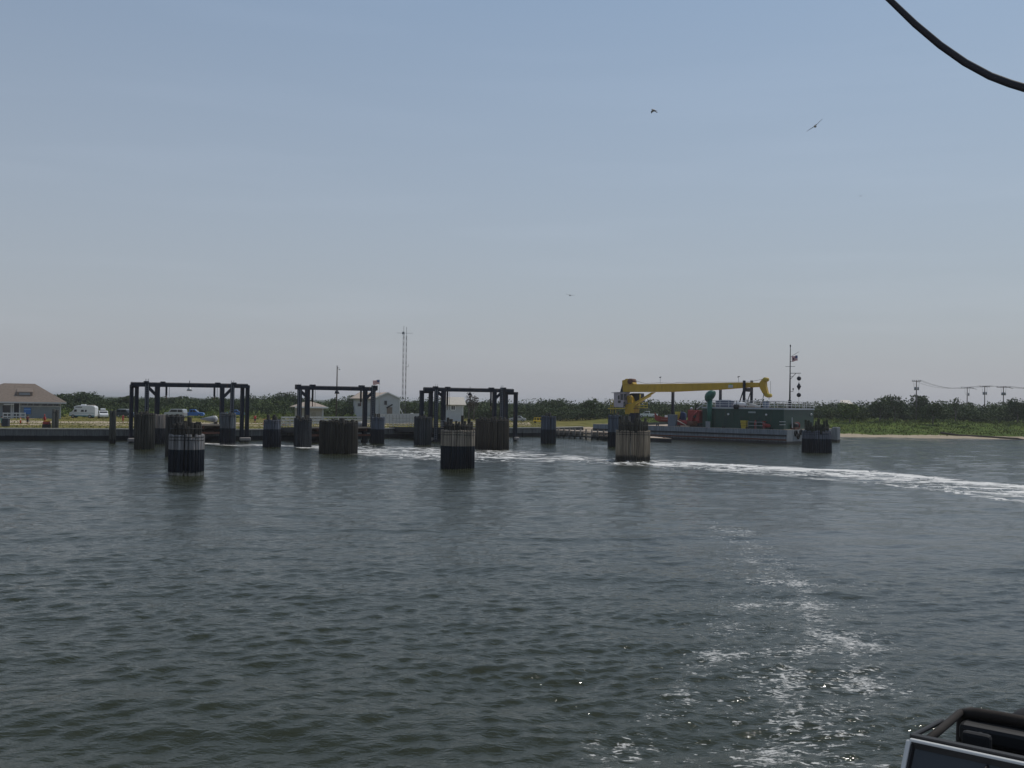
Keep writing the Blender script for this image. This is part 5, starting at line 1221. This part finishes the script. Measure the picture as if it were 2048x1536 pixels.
def winch(p,o):
    MB().tube([p-BU*1.1+Vector((0,0,.75)),p+BU*1.1+Vector((0,0,.75))],.6,14).build('drum',RED,o,True)
    for s in (-1.15,1.15): MB().tube([p+BU*s+Vector((0,0,.75)),p+BU*(s*1.08)+Vector((0,0,.75))],.8,14).build('flange',RED,o,True)
    MB().box(p+Vector((0,0,.12)),(2.9,1.3,.25),BRZ).build('base',TAN,o)
    MB().tube([p-BV*.75-BU*.8+Vector((0,0,.3)),p-BV*.75+BU*1.2+Vector((0,0,1.2))],.09,8).build('pipe',CREAM,o,True)
deckthing('anchor_winch','low red anchor winch on the deck left of the tall red engine','winch',1369,1.6,winch)
deckthing('fuel_tank','dark blue tank standing behind the red winch','tank',1364,4.2,lambda p,o:(MB().tube([p,p+Vector((0,0,2.6)),p+Vector((0,0,3.0))],[.9,.9,.3],16).build('tank',mat('dark_blue',(.01,.025,.09),.4),o,True),MB().tube([p+BU*1.1,p+BU*1.1+Vector((0,0,2.2))],.12,8).build('pipe',BLACK,o,True)))
deckthing('yellow_hopper','faded yellow funnel hopper beside the dark spud','hopper',1355,3.0,lambda p,o:(MB().tube([p+Vector((0,0,1.3)),p+Vector((0,0,2.2)),p+Vector((0,0,3.0))],[.2,.5,.6],12).build('funnel',YELD,o,True),MB().box(p+Vector((0,0,.65)),(.5,.5,1.3),BRZ).build('stand',RUST,o)))
deckthing('steel_bulwark','plain slate grey steel panel box at the left of the barge gear','panel',1345,1.0,lambda p,o:(MB().box(p+Vector((0,0,1.15)),(1.7,1.0,2.3),BRZ).build('panel',mat('slate_paint',(.12,.15,.19),.6),o,bevel=.03),MB().box(p+Vector((0,0,2.36)),(1.8,1.1,.1),BRZ).build('coaming',GREY,o)))
def ybox(p,o):
    m_=MB(); h=1.55
    for a,b in ((.62,.52),): 
        A=[p+BU*x*.45+BV*y*.42 for x,y in((-1,-1),(1,-1),(1,1),(-1,1))];B=[p+BU*x*.62+BV*y*.55+Vector((0,0,h)) for x,y in((-1,-1),(1,-1),(1,1),(-1,1))]
        m_.add(A+B,[(3,2,1,0),(4,5,6,7),(0,1,5,4),(1,2,6,5),(2,3,7,6),(3,0,4,7)])
    m_.build('bin',YELD,o,bevel=.04); 
    for z in (.55,1.05): MB().box(p+Vector((0,0,z)),(1.08+z*.12,1.0+z*.1,.05),BRZ).build('strap',RUST,o)
deckthing('yellow_bin','yellow tapered bin standing against the green deckhouse wall','bin',1488.5,.7,ybox,860)
def valve(p,o):
    MB().tube([p+Vector((0,0,.15)),p+Vector((0,0,1.5))],[.32,.28],12).build('body',RED,o,True)
    MB().tube([p-BU*.0+Vector((0,0,.75)),p-BU*1.0+Vector((0,0,.65)),p-BU*1.3+Vector((0,0,.65))],[.4,.35,.15],12).build('outlet',RED,o,True)
    MB().tube([p+Vector((0,0,1.45)),p+Vector((0,0,1.55))],.42,14).build('flange',RED,o,True)
deckthing('red_valve','large red valve with side outlet against the green deckhouse','valve',1528,.75,valve,860)
deckthing('red_hydrant','slim red hydrant between the yellow bin and the large red valve','hydrant',1511,.75,lambda p,o:(MB().tube([p,p+Vector((0,0,1.3)),p+Vector((0,0,1.7))],[.26,.24,.08],12).build('body',RED,o,True),MB().ball(p-BV*.28+Vector((0,0,.9)),.2,10,7).build('cap',RED,o,True)),860)
def endwinch(p,o):
    MB().tube([p-BV*.8+Vector((0,0,.8)),p+BV*.8+Vector((0,0,.8))],.5,14).build('drum',BLACK,o,True)
    MB().box(p+Vector((0,0,.2)),(1.0,2.0,.4),BRZ).build('base',RUST,o,bevel=.03)
    MB().bar(p-BV*1.2+Vector((0,0,.3)),p-BV*1.4+Vector((0,0,2.3)),.12,.2).build('brake_lever',WHITE_OLD,o)
    MB().tube([p+BV*.9+Vector((0,0,.8)),p+BV*1.0+Vector((0,0,.8))],.65,14).build('flange',RED,o,True)
p=BP(.75,5.6,DZ+.03); o=thing('bow_winch','small dark winch with upright lever on the bow deck by the splayed dolphin','winch',p); endwinch(p,o)
# light mast and day shapes
def mast():
    V=5.5; b=BX(1579.5,812,V); b.z=zt; t=BX(1581,691,V); t=Vector((b.x,b.y,t.z)); o=thing('signal_mast','thin dark signal mast with yard arms and a flag on the deckhouse roof','mast',b)
    z=lambda py: BX(1580,py,V).z
    MB().tube([b,Vector((b.x,b.y,z(800)))],.28,10).build('mast_base',NAVY,o,True)
    MB().tube([Vector((b.x,b.y,z(801))),Vector((b.x,b.y,z(760))),t],[.17,.12,.07],8).build('pole',NAVY,o,True)
    MB().tube([t-Vector((0,0,.25)),t+Vector((0,0,.15))],.12,8).build('top_light',BLACK,o)
    for (py,l,r_) in ((733,1.0,1.0),):
        q=Vector((b.x,b.y,z(py))); MB().bar(q+BU*l,q-BU*r_,.07,.07).build('yard',NAVY,o)
    q=Vector((b.x,b.y,z(746.5))); MB().bar(q,q-BU*2.2,.1,.1).build('bracket',NAVY,o); MB().bar(Vector((b.x,b.y,z(759))),q-BU*1.2,.08,.08).build('brace',NAVY,o)
    MB().bar(Vector((b.x,b.y,z(753))),Vector((b.x,b.y,z(753)))-BU*.7,.06,.06).build('cross_stay',NAVY,o)
    for py in (723,783): 
        q=Vector((b.x,b.y,z(py))); m_=MB(); m_.tube([q,q-BU*.65,q-BU*.65+Vector((0,0,.35))],.05,6); m_.tube([q-BU*.65+Vector((0,0,.3)),q-BU*.65+Vector((0,0,.65))],.12,8); m_.build('side_lamp',BLACK,o)
    q=Vector((b.x,b.y,z(714))); MB().bar(q,q-BU*1.75+Vector((0,0,1.0)),.05,.05).build('gaff',NAVY,o)
    flag(o,q-BU*1.5+Vector((0,0,.25)),1.25,1.0,BU,.1)
    c=q-BU*2.0
    cx=BX(1598,757,V)
    for py,kind in ((757,'b'),(773,'d'),(790,'b')):
        c=BX(1598.3,py,V); c=Vector((cx.x,cx.y,c.z))
        if kind=='b': MB().ball(c,.42,14,10).build('day_ball',BLACK if False else NAVY,o,True)
        else:
            m_=MB(); m_.tube([c-Vector((0,0,.8)),c,c+Vector((0,0,.8))],[.01,.42,.01],16); m_.build('day_diamond',NAVY,o)
    MB().tube([Vector((cx.x,cx.y,z(746.5))),Vector((cx.x,cx.y,zt+1.2))],.02,5).build('halyard',BLACK,o)
mast()
# crane
VC=6.0
def crane():
    b=BX(1269,828,VC); base=Vector((b.x,b.y,DZ)); o=thing('boom_crane','large yellow deck crane with long horizontal boom and raised cab','crane',base)
    X=lambda px,py,v=VC: BX(px,py,v)
    w=2.0
    def pr(name,pts,th,mt,v=VC,par=o,bev=.05):
        P=[X(a,c_,v) for a,c_ in pts]; return MB().prism(P,-BV*th/2,BV*th/2).build(name,mt,par,bevel=bev)
    MB().tube([base,Vector((base.x,base.y,X(1269,826).z))],[1.35,1.2],18).build('pedestal',NAVY,o,True)
    pr('turntable',[(1255.5,828.5),(1273,828.5),(1273.5,816),(1276,812),(1275,803),(1268,807),(1258,808),(1255,812)],2.2,YEL)
    bm=pr('boom',[(1245.5,784),(1247,772),(1250,768.5),(1300,768.2),(1345,767.5),(1420,766.2),(1496,765),(1521,765.5),(1521,774),(1497,775),(1440,779.5),(1345,783.8),(1300,784)],1.3,YEL)
    pr('boom_head',[(1519,767),(1526,758),(1534,755),(1536.5,757),(1532.5,764),(1533,772),(1536,785),(1541.5,793),(1538,795),(1531,793),(1526,785),(1521,776)],.9,YEL)
    m_=MB()
    for px,py in((1532,759),(1538,791)):
        c=X(px,py); m_.tube([c-BV*.6,c+BV*.6],.42,14)
    m_.build('sheave',YELD,o,True)
    pr('boom_foot',[(1243.5,784),(1248,768),(1249,784)],1.5,BLACK)
    pr('winch_frame',[(1248,770),(1248,761),(1252,760),(1256,757.5),(1262,758),(1266,760),(1271,768.5)],1.6,YEL)
    c=X(1264,763); MB().tube([c-BV*.9,c+BV*.9],.62,16).build('winch_drum',RUST,o,True)
    pr('luff_cylinder',[(1266,812),(1268,806),(1304,784.5),(1311,784.5),(1290,797),(1272,812)],.55,YEL,VC-.9)
    pr('cylinder_sleeve',[(1271,810),(1273,807),(1300,790),(1303,792)],.35,mat('light_yellow',(.75,.5,.1),.35),VC-1.25)
    pr('back_strut',[(1259,806),(1257,793),(1260,790.5),(1264,794),(1268,806)],1.6,YEL)
    pr('engine_house',[(1264,804),(1262,788),(1268,786.5),(1284,786.5),(1285,804)],1.8,BLACK,VC+1.8)
    MB().tube([X(1280,804,VC+.5),X(1280,789,VC+.5)],.16,8).build('exhaust_pipe',YELD,o,True)
    rl=MB()
    for y in (805.5,811,815.5): rl.bar(X(1274,y,VC-1.2),X(1295,y,VC-1.2),.1,.16)
    for x in (1280,1288,1294.5): rl.bar(X(x,816.5,VC-1.2),X(x,805,VC-1.2),.1,.1)
    rl.build('walkway_rail',YELD,o)
    pr('walkway',[(1272,817),(1295,817),(1295,818),(1272,818)],2.4,BLACK)
    # cab
    cab=pr('cab',[(1233,814),(1233,785.5),(1254,785),(1253,800),(1252,815)],2.2,mat('cab_grey',(.42,.38,.42),.5),VC-.6)
    pr('cab_roof',[(1229,786),(1254,785.2),(1254,784),(1229,785)],2.7,GREY,VC-.6,cab)
    for q in ([(1236,799),(1236,791),(1239,790.5),(1239,799)],[(1241,800),(1241,787.5),(1246,787.5),(1246,800)],[(1247.5,800),(1247.5,787.5),(1253,787.5),(1252,800)],[(1236,806),(1236,801),(1241.5,801),(1241,806)],[(1247,813),(1247,803),(1251,803),(1251,813)]):
        pr('cab_window',q,.06,GLS,VC-.6-1.14,cab,0)
    m_=MB()
    for y in (800,806,812,818): m_.bar(X(1221.5,y,VC-.6),X(1232,y,VC-.6),.1,.15)
    for x in (1221.5,1226,1231.5): m_.bar(X(x,827,VC-.6),X(x,800,VC-.6),.12,.12)
    m_.build('access_platform',YELD,o)
    pr('cab_floor',[(1222,816),(1256,816),(1256,818),(1222,818)],2.6,YELD,VC-.6)
    m_=MB(); pts=[X(1241,785),X(1241.5,780),X(1243,777.5)]; m_.tube(pts,.05,6); m_.build('antenna',GREY,o)
    # boom top cable with stanchions
    cpts=[(1270,761),(1290,767),(1322,765.5),(1345,766.5),(1360,764.5),(1380,765.5),(1397,764.5),(1415,765),(1435,764),(1460,764.5),(1500,763.5),(1527,758)]
    MB().tube([X(a,c_) for a,c_ in cpts],.045,5).build('hoist_cable',mat('pale_cable',(.4,.4,.4)),o)
    # little sign on the boom
    pr('boom_sign',[(1456.5,775.5),(1456.5,770),(1466,770),(1466,775.5)],.05,WHITE_OLD,VC-.70)
    pr('boom_logo',[(1458.5,769.6),(1458.5,767.8),(1464,767.8),(1464,769.6)],.05,mat('leaf_green',(.12,.4,.06)),VC-.70)
    MB().tube([X(1538,795),X(1538,799)],.05,5).build('hook_line',BLACK,o)
    MB().tube([X(1541,762),X(1541.5,793)],.03,5).build('whip_line',BLACK,o)
crane()
def spud(px,v,x0,x1,label,ytop):
    t=BX(px,ytop,v); b=Vector((t.x,t.y,-1)); w_=(x1-x0)*t.y/FPX; o=thing('spud_pile',label,'spud',Vector((t.x,t.y,0)),'dark spud piles standing through the barge')
    MB().tube([b,t],w_/2,12).build('pile',NAVY,o,True); MB().box(Vector((t.x,t.y,DZ+.6)),(w_*2.0,w_*2.0,1.2),BRZ).build('collar',BLACK,o)
spud(1346,8.2,1343,1349.5,'left dark spud rising to the boom behind the red skiff',782)
spud(1441,11.2,1438.5,1444.5,'dark spud rising behind the deckhouse left of the boom rest',778)
def rest():
    V=VC; p=BX(1495,812,V); p.z=zt; o=thing('boom_rest','dark two post boom rest with braces on the deckhouse roof','boom rest',p)
    for px,yt,v in ((1488.5,761,V-1.1),(1503.5,761,V+1.1)):
        a=BX(px,yt,v); MB().vbar(Vector((a.x,a.y,zt)),a,.42,.42,BRZ).build('post',NAVY,o)
    MB().prism([BX(1488,783,V-.85),BX(1505,784,V-.85),BX(1503,776,V-.85),BX(1488,775.5,V-.85)],BV*0,BV*.2).build('saddle',mat('brown_saddle',(.06,.05,.05)),o)
    MB().tube([Vector((BX(1476,806,V-1.1).x,BX(1476,806,V-1.1).y,zt)),BX(1487,780,V-1.1)],.12,8).build('brace',NAVY,o)
    MB().tube([Vector((BX(1491,803,V).x,BX(1491,803,V).y,zt)),BX(1502,782,V)],.09,8).build('brace',NAVY,o)
rest()
def leanpost():
    a=BX(1523,801,4.5); a.z=zt; b=BX(1528,786,4.5); o=thing('leaning_strut','thin dark strut leaning up to the boom head','strut',a); MB().tube([a,b],.07,6).build('strut',NAVY,o); MB().tube([a,a+Vector((0,0,.25))],.16,8).build('foot',BLACK,o)
leanpost()
# sheds of clutter below the crane
deckthing('deck_generator','dark generator set on the barge deck below the crane cab','generator',1243,3.0,lambda p,o:(MB().box(p+Vector((0,0,.9)),(3.6,1.8,1.8),BRZ).build('casing',mat('dark_grey_paint',(.05,.055,.07),.5),o,bevel=.06),MB().tube([p+BU*.9+Vector((0,0,1.8)),p+BU*.9+Vector((0,0,2.6))],.12,8).build('exhaust',RUST,o,True)))
deckthing('gear_crate','grey slatted gangway lying on the deck right of the brown dolphin','gangway',1316,.8,lambda p,o:(MB().bar(p+BU*2.6+Vector((0,0,.35)),p-BU*2.0+Vector((0,0,.6)),.15,.5).build('side_beam',mat('grey_beam',(.10,.11,.10)),o),MB().bar(p+BU*2.6+BV*.9+Vector((0,0,.35)),p-BU*2.0+BV*.9+Vector((0,0,.6)),.15,.5).build('side_beam',mat('grey_beam',(.10,.11,.10)),o),MB().prism([p+BU*2.5+Vector((0,0,.45)),p-BU*1.9+Vector((0,0,.75)),p-BU*1.9+BV*.9+Vector((0,0,.75)),p+BU*2.5+BV*.9+Vector((0,0,.45))],(0,0,0),(0,0,.05)).build('tread',TAN,o)))
person(Vector((BX(1237,840,1.5).x,BX(1237,840,1.5).y,DZ+.03)),1.8,'person in dark clothes and white hard hat standing on the barge below the cab',R(15),DARKSH,DARKSH,hat=WHITE)
person(Vector((BX(1228,842,2.5).x,BX(1228,842,2.5).y,DZ+.03)),1.65,'person bending in a white cap at the left end of the barge',R(-40),mat('grey_shirt',(.12,.12,.13)),DARKSH,hat=WHITE_OLD)

# far small roofs in the thicket
def far_roof(px,py,w_,label):
    p=at_depth(px,py,345); o=thing('far_house',label,'house',Vector((p.x,p.y,gz(p.x,p.y)))); z=p.z; b=gz(p.x,p.y)
    MB().box(Vector((p.x,p.y,(z-1.4+b)/2)),(w_*.8,5,z-1.4-b)).build('wall',WHITE_OLD,o)
    MB().prism([Vector((p.x-w_/2,p.y-3,z-1.5)),Vector((p.x+w_/2,p.y-3,z-1.5)),Vector((p.x+w_*.3,p.y,z)),Vector((p.x-w_*.3,p.y,z))],(0,0,0),(0,.6,.15)).build('roof',CREAM,o)
far_roof(1690,801,5,'small pale roof peeking above the thicket right of the deckhouse')

# ---------------------------------------------------------------- birds
def gull(p,span,label,head,roll,pitch,flap,dark=False,name='gull',tilt=0):
    o=thing(name,label,'bird',p,'birds over the harbour',head); o.rotation_euler=(roll,pitch,head)
    wing=mat('gull_wing',(.42,.42,.43),.7) if not dark else mat('dark_feathers',(.05,.05,.06),.8); body=mat('gull_body',(.62,.60,.58),.7) if not dark else wing
    L=span*.42
    m_=MB(); m_.tube([(-L*.5,0,0),(-L*.3,0,-.01),(0,0,-.02),(L*.3,0,0),(L*.42,0,.02),(L*.52,0,.01)],[.01,.045*span,.075*span,.05*span,.035*span,.008],10); m_.build('body',body,o,True,world=False)
    for s in (-1,1):
        f=flap if s>0 else flap*.8; r_=span/2
        c=[(L*.20,0,.02),(L*.28,.25*r_*s,.25*r_*f),(L*.22,.55*r_*s,.42*r_*f),(-L*.12,1.0*r_*s,.5*r_*f)]
        t=[(-L*.18,0,.02),(-L*.10,.25*r_*s,.25*r_*f-.01),(-L*.08,.55*r_*s,.42*r_*f-.01),(-L*.2,1.0*r_*s,.5*r_*f-.01)]
        m_=MB(); vs=[Vector(a) for a in c]+[Vector(a) for a in t]+[Vector(a)-Vector((0,0,.02*span)) for a in c]+[Vector(a)-Vector((0,0,.012*span)) for a in t]
        fs=[]
        for i in range(3): fs+=[(i,i+1,5+i,4+i),(8+i,12+i,13+i,9+i),(i,8+i,9+i,i+1),(4+i,5+i,13+i,12+i)]
        fs+=[(3,11,15,7),(0,4,12,8)]
        m_.add(vs,fs); m_.build('wing',wing,o,world=False)
    m_=MB(); m_.prism([(-L*.42,-.03*span,0),(-L*.66,-.09*span,0),(-L*.66,.09*span,0),(-L*.42,.03*span,0)],(0,0,-.01),(0,0,.01)); m_.build('tail',body,o,world=False)
gull(at_depth(1308,221,70),1.0,'pale gull flying highest above the crane boom, seen from below',R(18),R(-8),R(205),.45)
gull(at_depth(1630,252,56),1.05,'gull banking with one long dark wing raised, upper right sky',R(75),R(-38),R(-5),.25)
gull(at_depth(1140,590.5,120),1.1,'small dark gull gliding low over the right gantry',R(80),R(8),R(0),.35,True)
gull(at_depth(1721,392,170),.7,'tiny distant bird speck in the right of the sky',R(60),R(5),0,.4,True)
def perched(px,py,v,label):
    p=BX(px,py+1.2,v); o=thing('perched_bird',label,'bird',p,'birds over the harbour')
    m_=MB(); m_.tube([p+BU*.28,p+BU*.1+Vector((0,0,.05)),p-BU*.12+Vector((0,0,.08)),p-BU*.2+Vector((0,0,.17)),p-BU*.33+Vector((0,0,.16))],[.02,.11,.1,.07,.01],8); m_.build('body',mat('dark_feathers',(.05,.05,.06)),o,True)
    z=BX(px,767,v).z
    MB().tube([p,Vector((p.x,p.y,z))],.035,5).build('leg',GREY,o)
perched(1320.5,754,VC,'small bird sitting on a thin post over the left half of the boom')
perched(1477,753,VC,'small bird sitting on a thin post left of the boom rest')

# ---------------------------------------------------------------- cable across the upper right, near the viewer
def near_cable():
    D=3.0; pts=[]
    for px,py in [(1660,-110),(1720,-55),(1780,0),(1830,48),(1880,90),(1930,125),(1980,152),(2020,167),(2060,179),(2120,193),(2200,203),(2300,205)]: pts.append(at_depth(px,py,D))
    m_=MB(); m_.tube(pts,[.0078,.0082,.009,.010,.0105,.011,.0115,.012,.0125,.013,.013,.013],12,0,True)
    o=m_.build('rigging_cable',mat('black_cable',(.008,.009,.014),.6),None,True); tag(o,'thick black cable curving across the upper right corner','cable')
near_cable()

# ---------------------------------------------------------------- ferry deck and open jeep
def jeep():
    z=3.8; a=at_z(1813,1479,z); b=at_z(2048,1529,z); dr=(b-a); dr.z=0; dr.normalize(); bk=Vector((-dr.y,dr.x,0))
    if bk.y<0: bk=-bk
    W=1.46; rz=math.atan2(dr.y,dr.x); g=2.0
    c=a+dr*W/2; c.z=g
    root=thing('open_jeep','open topped off road car with white windscreen frame and black roll bars, lower right','off road car',c)
    def L(x,y,zz): return c+dr*x+bk*y+Vector((0,0,zz))   # x across (0 centre), y toward the rear, z above deck
    H=z-g; WP=mat('white_body_paint',(.62,.62,.60),.35,0,.03); PAD=mat('brown_black_padding',(.022,.016,.012),.85); SEAT=mat('dark_seat',(.012,.012,.013),.8)
    # windscreen: frame raked back
    rake=.22; zb=H-.62; f=MB(); w_=W/2; fw=.045
    TL,TR,BL_,BR=L(-w_+.03,0,H),L(w_-.03,0,H),L(-w_-.03,-rake,zb),L(w_+.03,-rake,zb)
    f.bar(TL-dr*.0,TR,.05,fw); 
    for p,q in ((TL,BL_),(TR,BR)): f.bar(q,p,.055,.05)
    f.bar(BL_,BR,.06,.08); f.build('windscreen_frame',WP,root,bevel=.015,bev_seg=2)
    def lerp2(u,v,o=0): return TL.lerp(TR,u).lerp(BL_.lerp(BR,u),v)+bk*o
    MB().prism([lerp2(.015,.03,.012),lerp2(.985,.03,.012),lerp2(.985,.97,.012),lerp2(.015,.97,.012)],bk*0,bk*.006).build('windscreen',GLS,root)
    gm=MB(); e=.045
    for (u0,v0,u1,v1) in ((.02,.05,.98,.05),(.02,.95,.98,.95),(.03,.05,.03,.95),(.97,.05,.97,.95)): gm.bar(lerp2(u0,v0,-.012),lerp2(u1,v1,-.012),.02,.055)
    gm.build('rubber_seal',BLACK,root)
    for s in (-.35,.25): MB().bar(L(s,-rake-.03,zb+.03),L(s+.42,-.13,zb+.30),.015,.02).build('wiper',BLACK,root)
    # header rail + side door-surround rails
    MB().bar(L(-w_+.02,.07,H+.02),L(w_-.02,.07,H+.02),.09,.05).build('header_rail',BLACK,root,bevel=.01)
    for s in (-1,1):
        MB().bar(L(s*(w_-.03),.08,H+.02),L(s*(w_-.03),1.15,H-.09),.05,.04).build('side_rail',BLACK,root,bevel=.01)
        MB().tube([L(s*(w_-.12),.1,H-.05),L(s*(w_-.12),.7,H-.06),L(s*(w_-.12),1.5,H-.07),L(s*(w_-.12),2.0,H-.16),L(s*(w_-.1),2.2,H-.38),L(s*(w_-.08),2.36,.95)],.04,10).build('roll_bar',PAD,root,True)
        MB().bar(L(s*(w_-.1),.06,H-.05),L(s*(w_-.05),-.02,zb),.04,.05).build('inner_pillar',BLACK,root)
        MB().tube([L(s*(w_-.12),1.54,H-.09),L(s*(w_-.1),1.56,.9)],.045,10).build('roll_hoop_leg',PAD,root,True)
    MB().tube([L(-w_+.12,1.54,H-.10)]+[L(x,1.54,H-.07+.025*math.cos(x*2)) for x in (-.45,-.2,.2,.45)]+[L(w_-.12,1.54,H-.10)],.062,12).build('roll_hoop',PAD,root,True)
    MB().tube([L(-w_+.13,2.05,H-.2),L(w_-.13,2.05,H-.2)],.05,10).build('rear_hoop',PAD,root,True)
    sb=MB(); sb.box(L(0,1.42,H-.22),(1.16,.24,.2),rz); sb.build('sound_bar',BLACK,root,bevel=.05,bev_seg=2)
    for s in (-.36,.36): MB().tube([L(s,1.295,H-.23),L(s,1.285,H-.23)],.06,16).build('speaker_grille',mat('speaker_cloth',(.04,.045,.05)),root)
    MB().prism([L(-w_+.1,1.62,.9),L(w_-.1,1.62,.9),L(w_-.1,1.66,H-.12),L(-w_+.1,1.66,H-.12)],bk*0,bk*.02).build('cabin_shade_sheet',BLACK,root)  # black sheet added to stand in for the shadow inside the cabin
    # folded soft top heap at the rear
    fm=MB(); fm.ball(L(.2,2.25,H-.2),.5,16,10,(1.05,.5,.42)); fm.build('folded_soft_top',mat('dark_canvas',(.03,.03,.032),.9),root,True)
    # body tub
    tub=MB(); prof=[(-.35,.45),(-.35,1.05),(.15,1.12),(.6,1.05),(2.45,1.08),(2.45,.45)]
    for s in (-1,1): tub.prism([L(s*(w_+.02),y,zz) for y,zz in prof],-dr*s*.04,dr*0)
    tub.prism([L(-w_,2.42,.45),L(w_,2.42,.45),L(w_,2.42,1.08),L(-w_,2.42,1.08)],bk*0,bk*.05); tub.build('body_tub',WP,root)
    MB().prism([L(-w_+.05,-.3,.45),L(w_-.05,-.3,.45),L(w_-.05,2.4,.45),L(-w_+.05,2.4,.45)],(0,0,0),(0,0,.06)).build('floor',BLACK,root)
    MB().prism([L(-w_+.04,-.24,zb-.03),L(w_-.04,-.24,zb-.03),L(w_-.04,.12,zb-.05),L(-w_+.04,.12,zb-.05)],(0,0,-.25),(0,0,0)).build('dashboard',BLACK,root)
    hood=MB(); hood.prism([L(-.62,-.25,.6),L(.62,-.25,.6),L(.62,-.25,zb-.02),L(-.62,-.25,zb-.02)],bk*0,-bk*1.35); hood.build('hood',WP,root,bevel=.06,bev_seg=3)
    gr=MB(); gr.prism([L(-.66,-1.62,.55),L(.66,-1.62,.55),L(.6,-1.62,zb-.06),L(-.6,-1.62,zb-.06)],bk*0,-bk*.05); gq=gr.build('grille',WP,root,bevel=.01)
    for k in range(7): MB().prism([L(-.27+k*.09-.022,-1.675,.68),L(-.27+k*.09+.022,-1.675,.68),L(-.27+k*.09+.022,-1.675,1.0),L(-.27+k*.09-.022,-1.675,1.0)],bk*0,-bk*.004).build('grille_slot',BLACK,gq)
    for s in (-1,1):
        MB().tube([L(s*.45,-1.67,.86),L(s*.45,-1.72,.86)],.11,18).build('headlight',WHITE,root,True)
        MB().prism([L(s*.9,-1.65,.72),L(s*.62,-1.65,.72),L(s*.62,-.5,.9),L(s*.9,-.5,.9)] if s<0 else [L(.62,-1.65,.72),L(.9,-1.65,.72),L(.9,-.5,.9),L(.62,-.5,.9)],(0,0,0),(0,0,.05)).build('fender',BLACK,root)
        MB().box(L(s*.95,-.12,zb+.06),(.2,.06,.16),rz).build('side_mirror',BLACK,root,bevel=.03)
        for y in (-1.15,1.65):
            t_=MB(); t_.tube([L(s*.66,y,.4),L(s*.9,y,.4)],.4,22); ty=t_.build('wheel',BLACK,root,True); MB().tube([L(s*.9,y,.4),L(s*.92,y,.4)],.22,16).build('rim',GALV,ty)
        st=MB(); st.box(L(s*.33,.62,.72),(.48,.48,.16),rz); q=st.build('seat',SEAT,root,bevel=.05,bev_seg=2)
        MB().prism([L(s*.33-.26,.80,.78),L(s*.33+.26,.80,.78),L(s*.33+.24,.95,1.48),L(s*.33-.24,.95,1.48)],bk*0,bk*.14).build('seat_back',SEAT,root,bevel=.05,bev_seg=2)
        MB().box(L(s*.33,1.02,1.60),(.28,.12,.2),rz).build('headrest',SEAT,root,bevel=.04,bev_seg=2)
    sw=MB(); cc=L(.33,.32,1.12); sw.tube([cc+dr*(math.cos(t)*.18)+Vector((0,0,math.sin(t)*.165))+bk*(math.sin(t)*-.05) for t in [i*math.pi/10 for i in range(21)]],.014,8,0,False); sw.build('steering_wheel',BLACK,root,True)
    MB().tube([L(0,-.2,H-.10),L(0,-.03,H-.07)],.01,6).build('mirror_stem',BLACK,root); MB().box(L(0,.06,H-.12),(.2,.03,.06),rz).build('rear_view_mirror',BLACK,root,bevel=.01)
    MB().tube([L(0,2.5,.95),L(0,2.72,.95)],.37,22).build('spare_wheel',BLACK,root,True)
    MB().prism([L(-.75,-1.78,.45),L(.75,-1.78,.45),L(.75,-1.78,.58),L(-.75,-1.78,.58)],bk*0,-bk*.1).build('bumper',BLACK,root,bevel=.02)
jeep()
def ferry():
    root=thing('ferry_deck','grey steel ferry stern deck under the open off road car','ferry',(7,6,0))
    MB().prism([Vector(p) for p in ((2.2,1.5,1.97),(14,1.5,1.97),(14,12.2,1.97),(2.2,12.2,1.97))],(0,0,-.25),(0,0,.02)).build('deck',mat('deck_paint',(.10,.12,.11),.7,0,.2,2),root)
    MB().prism([Vector(p) for p in ((2.3,1.6,0),(13.9,1.6,0),(13.9,12.0,0),(2.3,12.0,0))],(0,0,-1.2),(0,0,1.72)).build('hull',WHITE_OLD,root)
ferry()

# ---------------------------------------------------------------- summer haze
def haze():
    m_=MB(); m_.box((0,4000,15.5),(30000,30000,39)); m=bpy.data.materials.new('summer_haze'); m.use_nodes=True; t=m.node_tree
    for n in list(t.nodes):
        if n.type=='BSDF_PRINCIPLED': t.nodes.remove(n)
    v=t.nodes.new('ShaderNodeVolumePrincipled'); v.inputs['Color'].default_value=(.96,.96,.97,1); v.inputs['Density'].default_value=HAZE; v.inputs['Anisotropy'].default_value=.3
    t.links.new(v.outputs[0],t.nodes['Material Output'].inputs['Volume'])
    o=m_.build('haze',m); o['kind']='stuff'; o['label']='thin summer haze over the harbour'
haze()
